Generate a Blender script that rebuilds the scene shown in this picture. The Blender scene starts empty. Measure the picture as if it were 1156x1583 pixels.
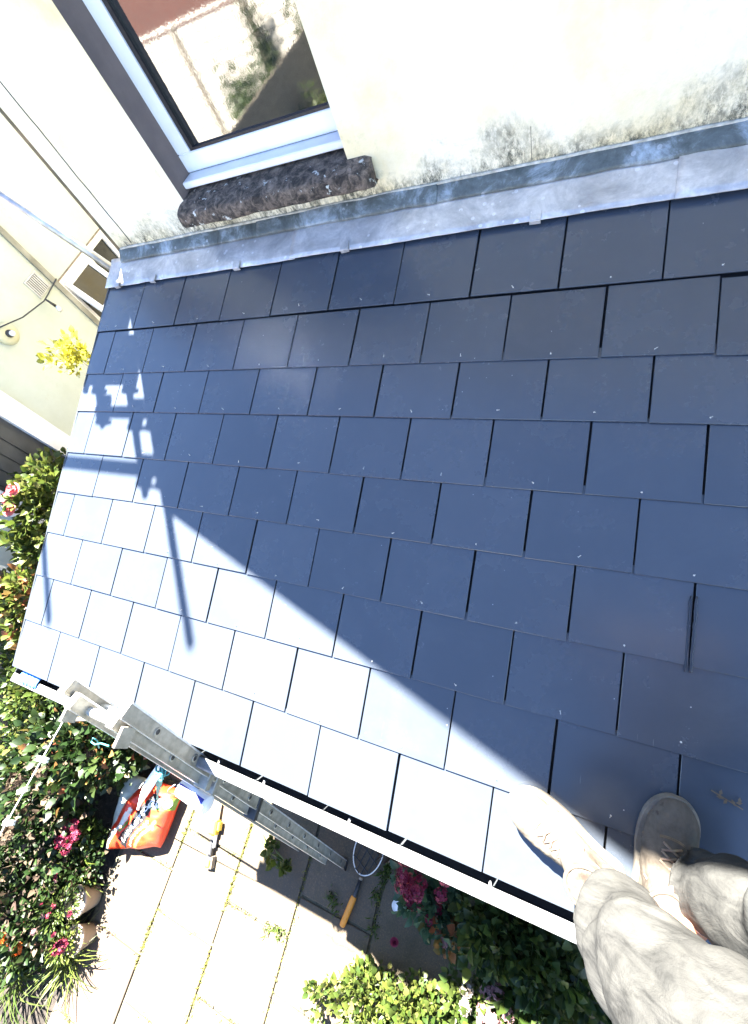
import bpy, bmesh, math, random
import numpy as np
from mathutils import Vector, Matrix, noise
random.seed(7); rng = np.random.default_rng(11)
D = bpy.data; S = bpy.context.scene; COL = S.collection

# ------------------------------------------------------------------ camera
F_PX = 680.0
cam_d = D.cameras.new('camera'); cam = D.objects.new('camera', cam_d); COL.objects.link(cam)
cam_d.sensor_fit = 'HORIZONTAL'; cam_d.sensor_width = 36.0
cam_d.lens = F_PX / 1156 * 36.0
cam_d.clip_start = 0.02; cam_d.clip_end = 500
CR = Vector((0.90570923, 0.2742307, -0.32324653))
CD = Vector((0.10693539, -0.88570091, -0.45177286))      # image down
CF = Vector((-0.41018973, 0.37460835, -0.83151246))      # view direction
CAM = Vector((2.5694, -1.4063, 3.9127))
cam.matrix_world = Matrix(((CR.x, -CD.x, -CF.x, CAM.x), (CR.y, -CD.y, -CF.y, CAM.y),
                           (CR.z, -CD.z, -CF.z, CAM.z), (0, 0, 0, 1)))
S.camera = cam
# ------------------------------------------------------------------ sky, sun, exposure
SUN_EL = math.radians(60); SUN_AZ = math.atan2(-.504, .863)
W = D.worlds.new('World'); S.world = W; W.use_nodes = True
wn = W.node_tree.nodes; wl = W.node_tree.links
sky = wn.new('ShaderNodeTexSky'); sky.sky_type = 'NISHITA'; sky.sun_disc = False
sky.sun_elevation = SUN_EL; sky.sun_rotation = SUN_AZ
sky.air_density = 0.65; sky.dust_density = 0.1; sky.ozone_density = 2.8
wn['Background'].inputs[1].default_value = 0.054
wl.new(sky.outputs[0], wn['Background'].inputs[0])
sd = D.lights.new('sun', 'SUN'); sun = D.objects.new('sun', sd); COL.objects.link(sun)
sd.energy = 5.0; sd.angle = math.radians(0.55); sd.color = (1, .955, .88)
SUNV = Vector((math.sin(SUN_AZ) * math.cos(SUN_EL), math.cos(SUN_AZ) * math.cos(SUN_EL), math.sin(SUN_EL)))
sun.rotation_euler = SUNV.to_track_quat('Z', 'Y').to_euler()
sun.location = (-3, 5, 12)
S.view_settings.view_transform = 'Standard'; S.view_settings.look = 'None'
S.view_settings.gamma = 1; S.view_settings.exposure = 4.28
try:
    S.cycles.use_denoising = True
    S.cycles.max_bounces = 8
except Exception: pass

# ------------------------------------------------------------------ helpers
def tag(o, label=None, cat=None, group=None, kind=None):
    if label: o['label'] = label
    if cat: o['category'] = cat
    if group: o['group'] = group
    if kind: o['kind'] = kind
    return o
def empty(name, loc=(0, 0, 0)):
    o = D.objects.new(name, None); COL.objects.link(o); o.location = loc; o.empty_display_size = .1
    return o
def adopt(o, p):
    o.parent = p
    if p.type == 'EMPTY': o.matrix_parent_inverse = Matrix.Translation(-Vector(p.location))
    return o
class MB:
    def __init__(s): s.v = []; s.f = []; s.m = []
    def raw(s, v, f, mi=0):
        b = len(s.v); s.v += [tuple(x) for x in v]; s.f += [tuple(b + i for i in q) for q in f]; s.m += [mi] * len(f)
        return s
    def box(s, x0, x1, y0, y1, z0, z1, M=None, mi=0):
        v = [Vector((x, y, z)) for z in (z0, z1) for y in (y0, y1) for x in (x0, x1)]
        if M is not None: v = [M @ q for q in v]
        return s.raw(v, [(0, 2, 3, 1), (4, 5, 7, 6), (0, 1, 5, 4), (2, 6, 7, 3), (0, 4, 6, 2), (1, 3, 7, 5)], mi)
    def cbox(s, x0, x1, y0, y1, z0, z1, c=.003, M=None, mi=0):
        """box with chamfered edges (top and bottom rims)"""
        def ring(i, z): return [(x0+i, y0+i, z), (x1-i, y0+i, z), (x1-i, y1-i, z), (x0+i, y1-i, z)]
        v = ring(c, z0) + ring(0, z0+c) + ring(0, z1-c) + ring(c, z1)
        v = [Vector(q) for q in v]
        if M is not None: v = [M @ q for q in v]
        f = [(3, 2, 1, 0), (12, 13, 14, 15)]
        for r in range(3):
            for i in range(4):
                a = r*4 + i; b = r*4 + (i+1) % 4
                f.append((a, b, b+4, a+4))
        return s.raw(v, f, mi)
    def tube(s, pts, r, n=8, cap=True, mi=0):
        pts = [Vector(p) for p in pts]; N = len(pts)
        rs = r if isinstance(r, (list, tuple)) else [r]*N
        v = []; up = Vector((.123, .31, .94)).normalized(); prev = None
        for i, p in enumerate(pts):
            t = (pts[min(i+1, N-1)] - pts[max(i-1, 0)]).normalized()
            if prev is None:
                a = t.cross(up)
                if a.length < 1e-3: a = t.cross(Vector((1, 0, 0)))
                a.normalize()
            else:
                a = (prev - t * prev.dot(t)).normalized()
            prev = a; b = t.cross(a)
            for k in range(n):
                th = 2*math.pi*k/n
                v.append(p + (a*math.cos(th) + b*math.sin(th))*rs[i])
        f = []
        for i in range(N-1):
            for k in range(n):
                k2 = (k+1) % n
                f.append((i*n+k, i*n+k2, (i+1)*n+k2, (i+1)*n+k))
        if cap: f += [tuple(range(n))[::-1], tuple((N-1)*n + k for k in range(n))]
        return s.raw(v, f, mi)
    def lathe(s, prof, n=20, M=None, mi=0, cap=True):
        v = []; f = []
        for r, z in prof:
            for k in range(n):
                th = 2*math.pi*k/n; q = Vector((r*math.cos(th), r*math.sin(th), z))
                v.append(M @ q if M is not None else q)
        for i in range(len(prof)-1):
            for k in range(n):
                k2 = (k+1) % n; f.append((i*n+k, i*n+k2, (i+1)*n+k2, (i+1)*n+k))
        if cap: f += [tuple(range(n))[::-1], tuple((len(prof)-1)*n + k for k in range(n))]
        return s.raw(v, f, mi)
    def loft(s, rings, cap=True, mi=0):
        n = len(rings[0]); v = [q for r in rings for q in r]; f = []
        for i in range(len(rings)-1):
            for k in range(n):
                k2 = (k+1) % n; f.append((i*n+k, i*n+k2, (i+1)*n+k2, (i+1)*n+k))
        if cap: f += [tuple(range(n))[::-1], tuple((len(rings)-1)*n + k for k in range(n))]
        return s.raw(v, f, mi)
    def mesh(s, name, mats, smooth=False):
        me = D.meshes.new(name); me.from_pydata([tuple(q) for q in s.v], [], s.f)
        for m in (mats if isinstance(mats, (list, tuple)) else [mats]): me.materials.append(m)
        if max(s.m, default=0) > 0: me.polygons.foreach_set('material_index', s.m)
        if smooth: me.polygons.foreach_set('use_smooth', [True]*len(me.polygons))
        me.update(); return me
    def build(s, name, mats, parent=None, smooth=False, fix=False):
        me = s.mesh(name, mats, smooth)
        if fix:
            bm = bmesh.new(); bm.from_mesh(me); bmesh.ops.recalc_face_normals(bm, faces=bm.faces); bm.to_mesh(me); bm.free()
        o = D.objects.new(name, me); COL.objects.link(o)
        if parent is not None: adopt(o, parent)
        return o
def grid(fn, nu, nv):
    v = [fn(i/nu, j/nv) for j in range(nv+1) for i in range(nu+1)]
    f = [(j*(nu+1)+i, j*(nu+1)+i+1, (j+1)*(nu+1)+i+1, (j+1)*(nu+1)+i) for j in range(nv) for i in range(nu)]
    return v, f
def noi(x, y=0, z=0, sc=1.0): return noise.noise(Vector((x*sc, y*sc, z*sc)))

# ------------------------------------------------------------------ materials
def newmat(name):
    m = D.materials.new(name); m.use_nodes = True; nt = m.node_tree
    return m, nt, nt.nodes['Principled BSDF']
def N(nt, t, **kw):
    n = nt.nodes.new(t)
    for k, v in kw.items(): setattr(n, k, v)
    return n
def ramp(nt, fac, stops):
    r = N(nt, 'ShaderNodeValToRGB'); e = r.color_ramp.elements
    while len(e) < len(stops): e.new(0.5)
    for q, (p, c) in zip(e, stops):
        q.position = p; q.color = (*c, 1) if len(c) == 3 else c
    nt.links.new(fac, r.inputs[0]); return r.outputs[0]
def noisetex(nt, vec, scale, detail=6, rough=.6, dist=0):
    n = N(nt, 'ShaderNodeTexNoise'); n.inputs['Scale'].default_value = scale
    n.inputs['Detail'].default_value = detail; n.inputs['Roughness'].default_value = rough
    n.inputs['Distortion'].default_value = dist
    if vec is not None: nt.links.new(vec, n.inputs['Vector'])
    return n.outputs['Fac']
def mixc(nt, fac, a, b, mode='MIX'):
    m = N(nt, 'ShaderNodeMix', data_type='RGBA', blend_type=mode)
    for sock, val in ((m.inputs[0], fac), (m.inputs[6], a), (m.inputs[7], b)):
        if hasattr(val, 'links') or hasattr(val, 'is_linked'): nt.links.new(val, sock)
        elif isinstance(val, (int, float)): sock.default_value = val
        else: sock.default_value = (*val, 1)
    return m.outputs[2]
def mth(nt, op, a, b=None, clamp=False):
    m = N(nt, 'ShaderNodeMath', operation=op, use_clamp=clamp)
    for sock, val in ((m.inputs[0], a), (m.inputs[1], b)):
        if val is None: continue
        if hasattr(val, 'is_linked'): nt.links.new(val, sock)
        else: sock.default_value = val
    return m.outputs[0]
def coords(nt, rnd=False, kind='Object'):
    t = N(nt, 'ShaderNodeTexCoord'); v = t.outputs[kind]
    if rnd:
        oi = N(nt, 'ShaderNodeObjectInfo'); a = N(nt, 'ShaderNodeVectorMath', operation='SCALE')
        cb = N(nt, 'ShaderNodeCombineXYZ')
        for i in range(3): nt.links.new(oi.outputs['Random'], cb.inputs[i])
        nt.links.new(cb.outputs[0], a.inputs[0]); a.inputs['Scale'].default_value = 37.0
        ad = N(nt, 'ShaderNodeVectorMath', operation='ADD')
        nt.links.new(v, ad.inputs[0]); nt.links.new(a.outputs[0], ad.inputs[1]); v = ad.outputs[0]
        return v, oi.outputs['Random']
    return v
def bump(nt, bs, h, strength=.3, dist=.01):
    b = N(nt, 'ShaderNodeBump'); b.inputs['Strength'].default_value = strength; b.inputs['Distance'].default_value = dist
    nt.links.new(h, b.inputs['Height']); nt.links.new(b.outputs[0], bs.inputs['Normal']); return b
def pm(name, c1, c2=None, rough=.6, scale=10, bstr=.25, bscale=60, bdist=.004, spec=.5, metal=0, lo=.35, hi=.65, rnd=False):
    m, nt, bs = newmat(name)
    c2 = c2 or tuple(x*.78 for x in c1)
    v = coords(nt, rnd); 
    if rnd: v = v[0]
    col = ramp(nt, noisetex(nt, v, scale), [(lo, c2), (hi, c1)])
    nt.links.new(col, bs.inputs['Base Color'])
    bs.inputs['Roughness'].default_value = rough; bs.inputs['Metallic'].default_value = metal
    bs.inputs['Specular IOR Level'].default_value = spec
    if bstr: bump(nt, bs, noisetex(nt, v, bscale, 4), bstr, bdist)
    return m
def leafmat(name, cols, rough=.45, trans=.35):
    """each leaf (mesh island) takes its own tone"""
    m, nt, bs = newmat(name)
    g = N(nt, 'ShaderNodeNewGeometry')
    n = len(cols); col = ramp(nt, g.outputs['Random Per Island'], [(i/(n-1) if n > 1 else 0, c) for i, c in enumerate(cols)])
    v = coords(nt); col2 = mixc(nt, mth(nt, 'MULTIPLY', noisetex(nt, v, 90, 3), .35), col, tuple(x*.5 for x in cols[0]))
    nt.links.new(col2, bs.inputs['Base Color']); bs.inputs['Roughness'].default_value = rough
    bs.inputs['Specular IOR Level'].default_value = .35
    tr = N(nt, 'ShaderNodeBsdfTranslucent'); mx = N(nt, 'ShaderNodeMixShader'); mx.inputs[0].default_value = trans
    nt.links.new(col2, tr.inputs[0]); nt.links.new(bs.outputs[0], mx.inputs[1]); nt.links.new(tr.outputs[0], mx.inputs[2])
    nt.links.new(mx.outputs[0], nt.nodes['Material Output'].inputs[0])
    return m

def slate_mat():
    m, nt, bs = newmat('slate')
    v, r = coords(nt, True)
    base = ramp(nt, r, [(0, (.037, .046, .061)), (.35, (.042, .051, .066)), (.7, (.043, .053, .069)), (1, (.050, .059, .074))])
    n1 = noisetex(nt, v, 5, 8, .65)
    base = mixc(nt, ramp(nt, n1, [(.45, (0, 0, 0)), (.75, (.16, .16, .16))]), base, (.095, .108, .13))
    # dusty footprints and scuffs
    n2 = noisetex(nt, v, 2.2, 10, .72, .6)
    base = mixc(nt, ramp(nt, n2, [(.55, (0, 0, 0)), (.85, (.12, .12, .12))]), base, (.16, .17, .18))
    # fine light specks
    vo = N(nt, 'ShaderNodeTexVoronoi', feature='F1'); vo.inputs['Scale'].default_value = 34; vo.inputs['Randomness'].default_value = 1
    nt.links.new(v, vo.inputs['Vector'])
    sp = mth(nt, 'MULTIPLY', mth(nt, 'LESS_THAN', vo.outputs['Distance'], .055), mth(nt, 'GREATER_THAN', noisetex(nt, v, 9, 2), .60))
    base = mixc(nt, sp, base, (.34, .34, .34))
    # thin scratches: stretched noise
    mp = N(nt, 'ShaderNodeMapping'); mp.inputs['Scale'].default_value = (190, 7, 1); mp.inputs['Rotation'].default_value = (0, 0, .5)
    nt.links.new(v, mp.inputs[0])
    sc = mth(nt, 'MULTIPLY', ramp(nt, noisetex(nt, mp.outputs[0], 1, 2), [(.74, (0, 0, 0)), (.78, (1, 1, 1))]), mth(nt, 'GREATER_THAN', noisetex(nt, v, 6, 2), .57))
    base = mixc(nt, mth(nt, 'MULTIPLY', sc, .35), base, (.3, .3, .3))
    nt.links.new(base, bs.inputs['Base Color'])
    ro = ramp(nt, n1, [(.3, (.23, .23, .23)), (.8, (.31, .31, .31))])
    nt.links.new(ro, bs.inputs['Roughness']); bs.inputs['IOR'].default_value = 1.55
    bump(nt, bs, noisetex(nt, v, 38, 6), .06, .004)
    return m
def wall_mat(name, base, yel, stain, zlo, zhi, grime=1.0):
    m, nt, bs = newmat(name); v = coords(nt)
    sx = N(nt, 'ShaderNodeSeparateXYZ'); nt.links.new(v, sx.inputs[0])
    n1 = noisetex(nt, v, 1.3, 8, .65); n2 = noisetex(nt, v, 26, 6, .7); n3 = noisetex(nt, v, 4.0, 8, .72, .4)
    col = mixc(nt, ramp(nt, n1, [(.42, (0, 0, 0)), (.68, (1, 1, 1))]), base, yel)
    # speckled lichen, stronger in patches
    sp = mth(nt, 'MULTIPLY', ramp(nt, n2, [(.52, (0, 0, 0)), (.66, (1, 1, 1))]), ramp(nt, noisetex(nt, v, 2.1, 5, .6), [(.50, (0, 0, 0)), (.70, (1, 1, 1))]))
    col = mixc(nt, mth(nt, 'MULTIPLY', sp, .55*grime), col, (.42, .38, .22))
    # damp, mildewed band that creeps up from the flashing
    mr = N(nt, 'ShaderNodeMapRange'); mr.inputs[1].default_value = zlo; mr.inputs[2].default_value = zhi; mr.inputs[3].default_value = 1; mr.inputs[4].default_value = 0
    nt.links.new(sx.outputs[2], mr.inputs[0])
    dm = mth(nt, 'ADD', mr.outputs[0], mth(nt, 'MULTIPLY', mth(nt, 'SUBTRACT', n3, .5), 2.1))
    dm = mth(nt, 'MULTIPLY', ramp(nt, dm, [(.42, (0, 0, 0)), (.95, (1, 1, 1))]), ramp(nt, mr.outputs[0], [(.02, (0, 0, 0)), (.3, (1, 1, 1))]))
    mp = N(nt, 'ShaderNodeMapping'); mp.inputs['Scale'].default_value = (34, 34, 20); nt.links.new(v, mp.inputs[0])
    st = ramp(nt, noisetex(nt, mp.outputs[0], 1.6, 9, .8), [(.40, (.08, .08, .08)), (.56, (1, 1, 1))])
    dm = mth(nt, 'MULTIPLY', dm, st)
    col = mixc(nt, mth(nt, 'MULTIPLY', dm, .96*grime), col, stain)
    nt.links.new(col, bs.inputs['Base Color']); bs.inputs['Roughness'].default_value = .9; bs.inputs['Specular IOR Level'].default_value = .15
    bump(nt, bs, noisetex(nt, v, 55, 6, .7), .5, .006)
    return m
def lead_mat(name, c1, c2, c3, spots, rough=.42, metal=.55):
    m, nt, bs = newmat(name); v = coords(nt)
    n1 = noisetex(nt, v, 7, 8, .7, .5); n2 = noisetex(nt, v, 30, 6, .7)
    col = ramp(nt, n1, [(.3, c1), (.5, c2), (.72, c3)])
    vo = N(nt, 'ShaderNodeTexVoronoi'); vo.inputs['Scale'].default_value = 26; nt.links.new(v, vo.inputs['Vector'])
    sp = mth(nt, 'MULTIPLY', mth(nt, 'LESS_THAN', vo.outputs['Distance'], .2), mth(nt, 'GREATER_THAN', noisetex(nt, v, 5, 3), .52))
    col = mixc(nt, mth(nt, 'MULTIPLY', sp, spots), col, (.8, .8, .82))
    col = mixc(nt, mth(nt, 'MULTIPLY', ramp(nt, n2, [(.5, (0, 0, 0)), (.7, (1, 1, 1))]), .35), col, c1)
    nt.links.new(col, bs.inputs['Base Color']); bs.inputs['Metallic'].default_value = metal
    nt.links.new(ramp(nt, n2, [(.2, (rough-.12,)*3), (.8, (rough+.18,)*3)]), bs.inputs['Roughness'])
    bump(nt, bs, noisetex(nt, v, 16, 5), .15, .012)
    return m

MT = {}
MT['slate'] = slate_mat()
MT['deck'] = pm('roof membrane', (.012, .012, .014), rough=.9)
MT['rivet'] = pm('tinned rivet', (.75, .72, .66), (.5, .47, .42), rough=.4, metal=.2, bstr=0)
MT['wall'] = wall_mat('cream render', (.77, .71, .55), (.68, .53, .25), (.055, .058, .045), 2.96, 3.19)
MT['nwall'] = wall_mat('pale green render', (.50, .53, .46), (.43, .455, .375), (.18, .18, .14), -.2, .8, .5)
MT['lead'] = lead_mat('new lead', (.28, .27, .265), (.46, .445, .43), (.74, .71, .68), .5, .36, .4)
MT['oldlead'] = lead_mat('weathered lead', (.030, .036, .030), (.10, .115, .11), (.38, .44, .48), .2, .55, .2)
MT['mortar'] = pm('mortar bead', (.55, .51, .42), (.3, .28, .22), rough=.95, scale=40, bstr=.6)
MT['pvc'] = pm('white upvc', (.78, .79, .80), (.70, .71, .72), rough=.3, scale=5, bstr=.03)
MT['gasket'] = pm('black gasket', (.012, .013, .016), rough=.5, bstr=0)
MT['reveal'] = pm('brown painted reveal', (.17, .13, .115), (.13, .10, .09), rough=.8, scale=9, bstr=.3, bscale=90)
def stone_sill():
    m, nt, bs = newmat('lichened sandstone'); v = coords(nt)
    n1 = noisetex(nt, v, 22, 8, .75, .5); n2 = noisetex(nt, v, 9, 6, .7)
    col = ramp(nt, n1, [(.36, (.012, .009, .007)), (.46, (.055, .042, .032)), (.56, (.16, .120, .090)), (.70, (.31, .235, .180))])
    wl_ = mth(nt, 'MULTIPLY', ramp(nt, noisetex(nt, v, 34, 5, .6), [(.60, (0, 0, 0)), (.66, (1, 1, 1))]), mth(nt, 'GREATER_THAN', n2, .52))
    col = mixc(nt, wl_, col, (.62, .62, .56))
    nt.links.new(col, bs.inputs['Base Color']); bs.inputs['Roughness'].default_value = .95
    bump(nt, bs, n1, 1.0, .02); return m
MT['sill'] = stone_sill()
def glass_mat():
    m, nt, bs = newmat('rippled window glass'); v = coords(nt)
    bs.inputs['Base Color'].default_value = (.012, .016, .018, 1); bs.inputs['Roughness'].default_value = .03
    bs.inputs['IOR'].default_value = 2.6; bs.inputs['Specular IOR Level'].default_value = .5
    mp = N(nt, 'ShaderNodeMapping'); mp.inputs['Scale'].default_value = (1, 1, .6); mp.inputs['Rotation'].default_value = (0, .5, 0); nt.links.new(v, mp.inputs[0])
    bump(nt, bs, noisetex(nt, mp.outputs[0], 130, 2, .5), .013, .003); return m
MT['glass'] = glass_mat()
MT['darkglass'] = pm('dark window glass', (.01, .012, .012), rough=.05, bstr=0, spec=.4)
MT['steel'] = pm('galvanised tube', (.42, .44, .47), (.22, .23, .25), rough=.38, metal=.75, scale=14, bstr=.2)
MT['rust'] = pm('weathered brown tube', (.16, .12, .075), (.055, .055, .035), rough=.7, metal=.3, scale=12, bstr=.4)
MT['alu'] = pm('oxidised aluminium', (.36, .335, .28), (.23, .215, .175), rough=.5, metal=.4, scale=22, bstr=.3, bscale=140, bdist=.002)
MT['alubright'] = pm('bright aluminium', (.80, .80, .78), (.55, .55, .52), rough=.3, metal=.6, scale=30, bstr=.1)
MT['dark'] = pm('black plastic', (.015, .015, .017), (.03, .03, .03), rough=.5, bstr=.1)
MT['gutter'] = pm('grey gutter', (.20, .205, .21), (.10, .10, .10), rough=.5, scale=14, bstr=.1)
MT['gutin'] = pm('gutter shade tone', (.035, .038, .042), (.018, .02, .022), rough=.7, scale=20, bstr=.4)  # near-black tone standing in for shade inside the gutter
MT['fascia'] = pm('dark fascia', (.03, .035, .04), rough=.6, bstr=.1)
MT['brickw'] = pm('extension render', (.45, .42, .36), (.33, .31, .27), rough=.9, bstr=.4)
def slab_mat():
    m, nt, bs = newmat('concrete slab'); v, r = coords(nt, True)
    base = ramp(nt, r, [(0, (.115, .088, .055)), (.4, (.092, .067, .045)), (.7, (.122, .095, .060)), (1, (.086, .058, .041))])
    n1 = noisetex(nt, v, 95, 5, .75); n2 = noisetex(nt, v, 4, 6, .65)
    base = mixc(nt, ramp(nt, n1, [(.42, (.8, .8, .8)), (.58, (0, 0, 0))]), base, (.065, .058, .048))
    base = mixc(nt, ramp(nt, n1, [(.60, (0, 0, 0)), (.72, (.6, .6, .6))]), base, (.24, .20, .145))
    base = mixc(nt, mth(nt, 'MULTIPLY', ramp(nt, n2, [(.5, (0, 0, 0)), (.72, (1, 1, 1))]), .6), base, (.050, .045, .026))
    nt.links.new(base, bs.inputs['Base Color']); bs.inputs['Roughness'].default_value = .92; bs.inputs['Specular IOR Level'].default_value = .25
    bump(nt, bs, n1, .5, .004); return m
MT['slab'] = slab_mat()
MT['soil'] = pm('soil', (.030, .023, .017), (.010, .008, .006), rough=1, scale=25, bstr=.9, bdist=.02)
MT['bedding'] = pm('joint sand', (.10, .09, .06), (.04, .038, .025), rough=1, scale=40, bstr=.6)
MT['lawn'] = pm('lawn', (.10, .12, .06), (.05, .07, .035), rough=1, scale=12, bstr=.8, bdist=.03)
MT['moss'] = leafmat('joint moss', [(.12, .13, .02), (.20, .19, .04), (.07, .09, .02)], .8, .2)
MT['trouser'] = None
MT['timber'] = pm('weathered timber', (.27, .22, .16), (.13, .105, .08), rough=.85, scale=14, bstr=.5)
MT['fence'] = pm('pale sunlit fence boards', (.62, .58, .50), (.5, .46, .39), rough=.85, scale=8, bstr=.3)
MT['terracotta'] = pm('terracotta', (.42, .22, .12), (.34, .18, .11), rough=.85, scale=12)
MT['buffpot'] = pm('buff pot', (.38, .30, .22), (.28, .22, .17), rough=.85, scale=12)
MT['stem'] = pm('woody stem', (.14, .10, .06), (.07, .05, .03), rough=.9, scale=30)
MT['gstem'] = pm('green stem', (.10, .14, .04), (.07, .09, .03), rough=.7, scale=30)

# ------------------------------------------------------------------ setting: ground, paving
gm = MB(); gm.raw([(-70, -90, -.03), (70, -90, -.03), (70, 70, -.03), (-70, 70, -.03)], [(0, 1, 2, 3)])
tag(gm.build('ground', MT['soil']), kind='structure')
lw = MB(); lw.raw([(-14, -13, -.02), (9, -13, -.02), (9, -5.4, -.02), (-14, -5.4, -.02)], [(0, 1, 2, 3)])
tag(lw.build('lawn', MT['lawn']), kind='structure')
bed = MB(); bed.raw([(-.80, -5.3, -.012), (3.2, -5.3, -.012), (3.2, -1.72, -.012), (-.80, -1.72, -.012)], [(0, 1, 2, 3)])
paving = tag(bed.build('paving', MT['bedding']), kind='structure')
cols = [(-.76, -.18, -3.73), (-.18, .42, -2.86), (.42, 1.005, -3.15), (1.005, 1.605, -2.885), (1.605, 2.2, -3.10)]
PITCH = .57
for ci, (x0, x1, yj) in enumerate(cols):
    for k in range(-4, 4):
        y1 = yj - PITCH*k; y0 = y1 - PITCH
        if y1 < -5.2 or y1 > -1.7: continue
        if ci == 4 and y1 < -3.2: continue
        g = .009 + random.random()*.004
        b = MB().cbox(-(x1-x0)/2+g, (x1-x0)/2-g, -PITCH/2+g, PITCH/2-g, -.04, 0, .004)
        o = b.build('paving_slab', MT['slab'])
        o.location = ((x0+x1)/2, (y0+y1)/2, .006 + random.uniform(-.003, .004))
        o.rotation_euler = (random.uniform(-.006, .006), random.uniform(-.006, .006), random.uniform(-.006, .006))
        o.parent = paving
# moss and grass in the joints: uncountable
def blades(spots, hmin, hmax, w, mat, name, n_per, spread):
    V = []; Fc = []
    for (x, y, s) in spots:
        for _ in range(int(n_per*s)):
            px_, py_ = x + random.gauss(0, spread), y + random.gauss(0, spread)
            a = random.uniform(0, 6.28); h = random.uniform(hmin, hmax); l = h*random.uniform(.2, .9)
            ww = w*random.uniform(.6, 1.3); dx, dy = math.cos(a), math.sin(a); b = len(V)
            V += [(px_-dy*ww, py_+dx*ww, 0), (px_+dy*ww, py_-dx*ww, 0), (px_+dx*l*.5+dy*ww*.7, py_+dy*l*.5-dx*ww*.7, h*.7), (px_+dx*l, py_+dy*l, h), (px_+dx*l*.5-dy*ww*.7, py_+dy*l*.5+dx*ww*.7, h*.7)]
            Fc += [(b, b+1, b+2, b+4), (b+4, b+2, b+3)]
    m = MB(); m.raw(V, Fc); return m.build(name, mat)
sp = []
for y in np.arange(-4.6, -2.3, .03):
    for x in (-.18, .42, 1.005, 1.605):
        dens = (noi(x*9, y*3.1) + .25) * (1.6 if x < .5 else .8)
        if dens > 0: sp.append((x, y, dens*1.6))
for (x0, x1, yj) in cols:
    for k in range(-3, 4):
        for x in np.arange(x0, x1, .03):
            dens = noi(x*4, (yj-PITCH*k)*5) + .1
            if dens > 0: sp.append((x, yj-PITCH*k, dens))
o = blades(sp, .005, .03, .004, MT['moss'], 'joint_moss', 11, .012)
tag(o, 'yellow green moss and grass growing in the paving joints', 'moss', kind='stuff')
o = blades([(1.60, -2.55, 4), (1.57, -2.66, 3), (1.62, -2.48, 5), (1.25, -2.80, 3), (1.3, -2.83, 2), (.82, -3.15, 2), (.9, -3.14, 3), (.95, -3.14, 2), (1.62, -2.85, 2)], .02, .06, .004,
           leafmat('grass tuft', [(.04, .08, .015), (.09, .13, .02), (.06, .10, .02)], .6, .3), 'grass_tufts', 14, .022)
tag(o, 'green grass tufts sprouting between the paving slabs', 'grass', kind='stuff')

# ------------------------------------------------------------------ the slate roofed extension
TH = math.radians(17.19); SN, CS = math.sin(TH), math.cos(TH); Z0 = 2.8
def RF(u, v, n=0.0): return Vector((u, -CS*v - SN*n, Z0 - SN*v + CS*n))
GA = .231; DEV = [-.0107, .0145, .0008, .007, -.0038, -.0069, -.0089, -.0022, .0102]
ext = tag(empty('lean_to_extension', (2.4, -.6, 0)), 'lean-to extension with a dark blue-grey slate roof and grey gutter', 'extension')
UMAX = 16
XE = UMAX*.305
# walls under the roof
b = MB()
b.box(.06, XE-.06, -1.62, -1.50, 0, 2.19)
b.box(.06, .18, -1.50, .44, 0, 2.19); b.box(XE-.18, XE-.06, -1.50, .44, 0, 2.19)
v = [(.06, -1.5, 2.19), (.06, .44, 2.19), (.06, .44, 2.78), (.18, -1.5, 2.19), (.18, .44, 2.19), (.18, .44, 2.78)]
b.raw(v, [(0, 2, 1), (3, 4, 5), (0, 3, 5, 2)])
b.raw([(x+XE-.24, y, z) for x, y, z in v], [(0, 2, 1), (3, 4, 5), (0, 3, 5, 2)])
b.build('wall', MT['brickw'], ext)
b = MB(); pts = [RF(u, v, n) for n in (-.06, -.026) for v in (-.44, 1.835) for u in (.012, XE-.012)]
b.raw(pts, [(0, 1, 3, 2), (4, 6, 7, 5), (0, 4, 5, 1), (2, 3, 7, 6), (0, 2, 6, 4), (1, 5, 7, 3)]); b.build('roof_deck', MT['deck'], ext)
MB().box(.01, XE-.01, -1.752, -1.732, 2.06, 2.205).build('fascia', MT['fascia'], ext)
# verge trim down the left slope
MB().box(-.004, .006, -.42, 1.86, -.055, -.004, Matrix(((1, 0, 0, 0), (0, -CS, -SN, 0), (0, -SN, CS, Z0), (0, 0, 0, 1)))).build('verge_trim', MT['fascia'], ext)

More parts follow.
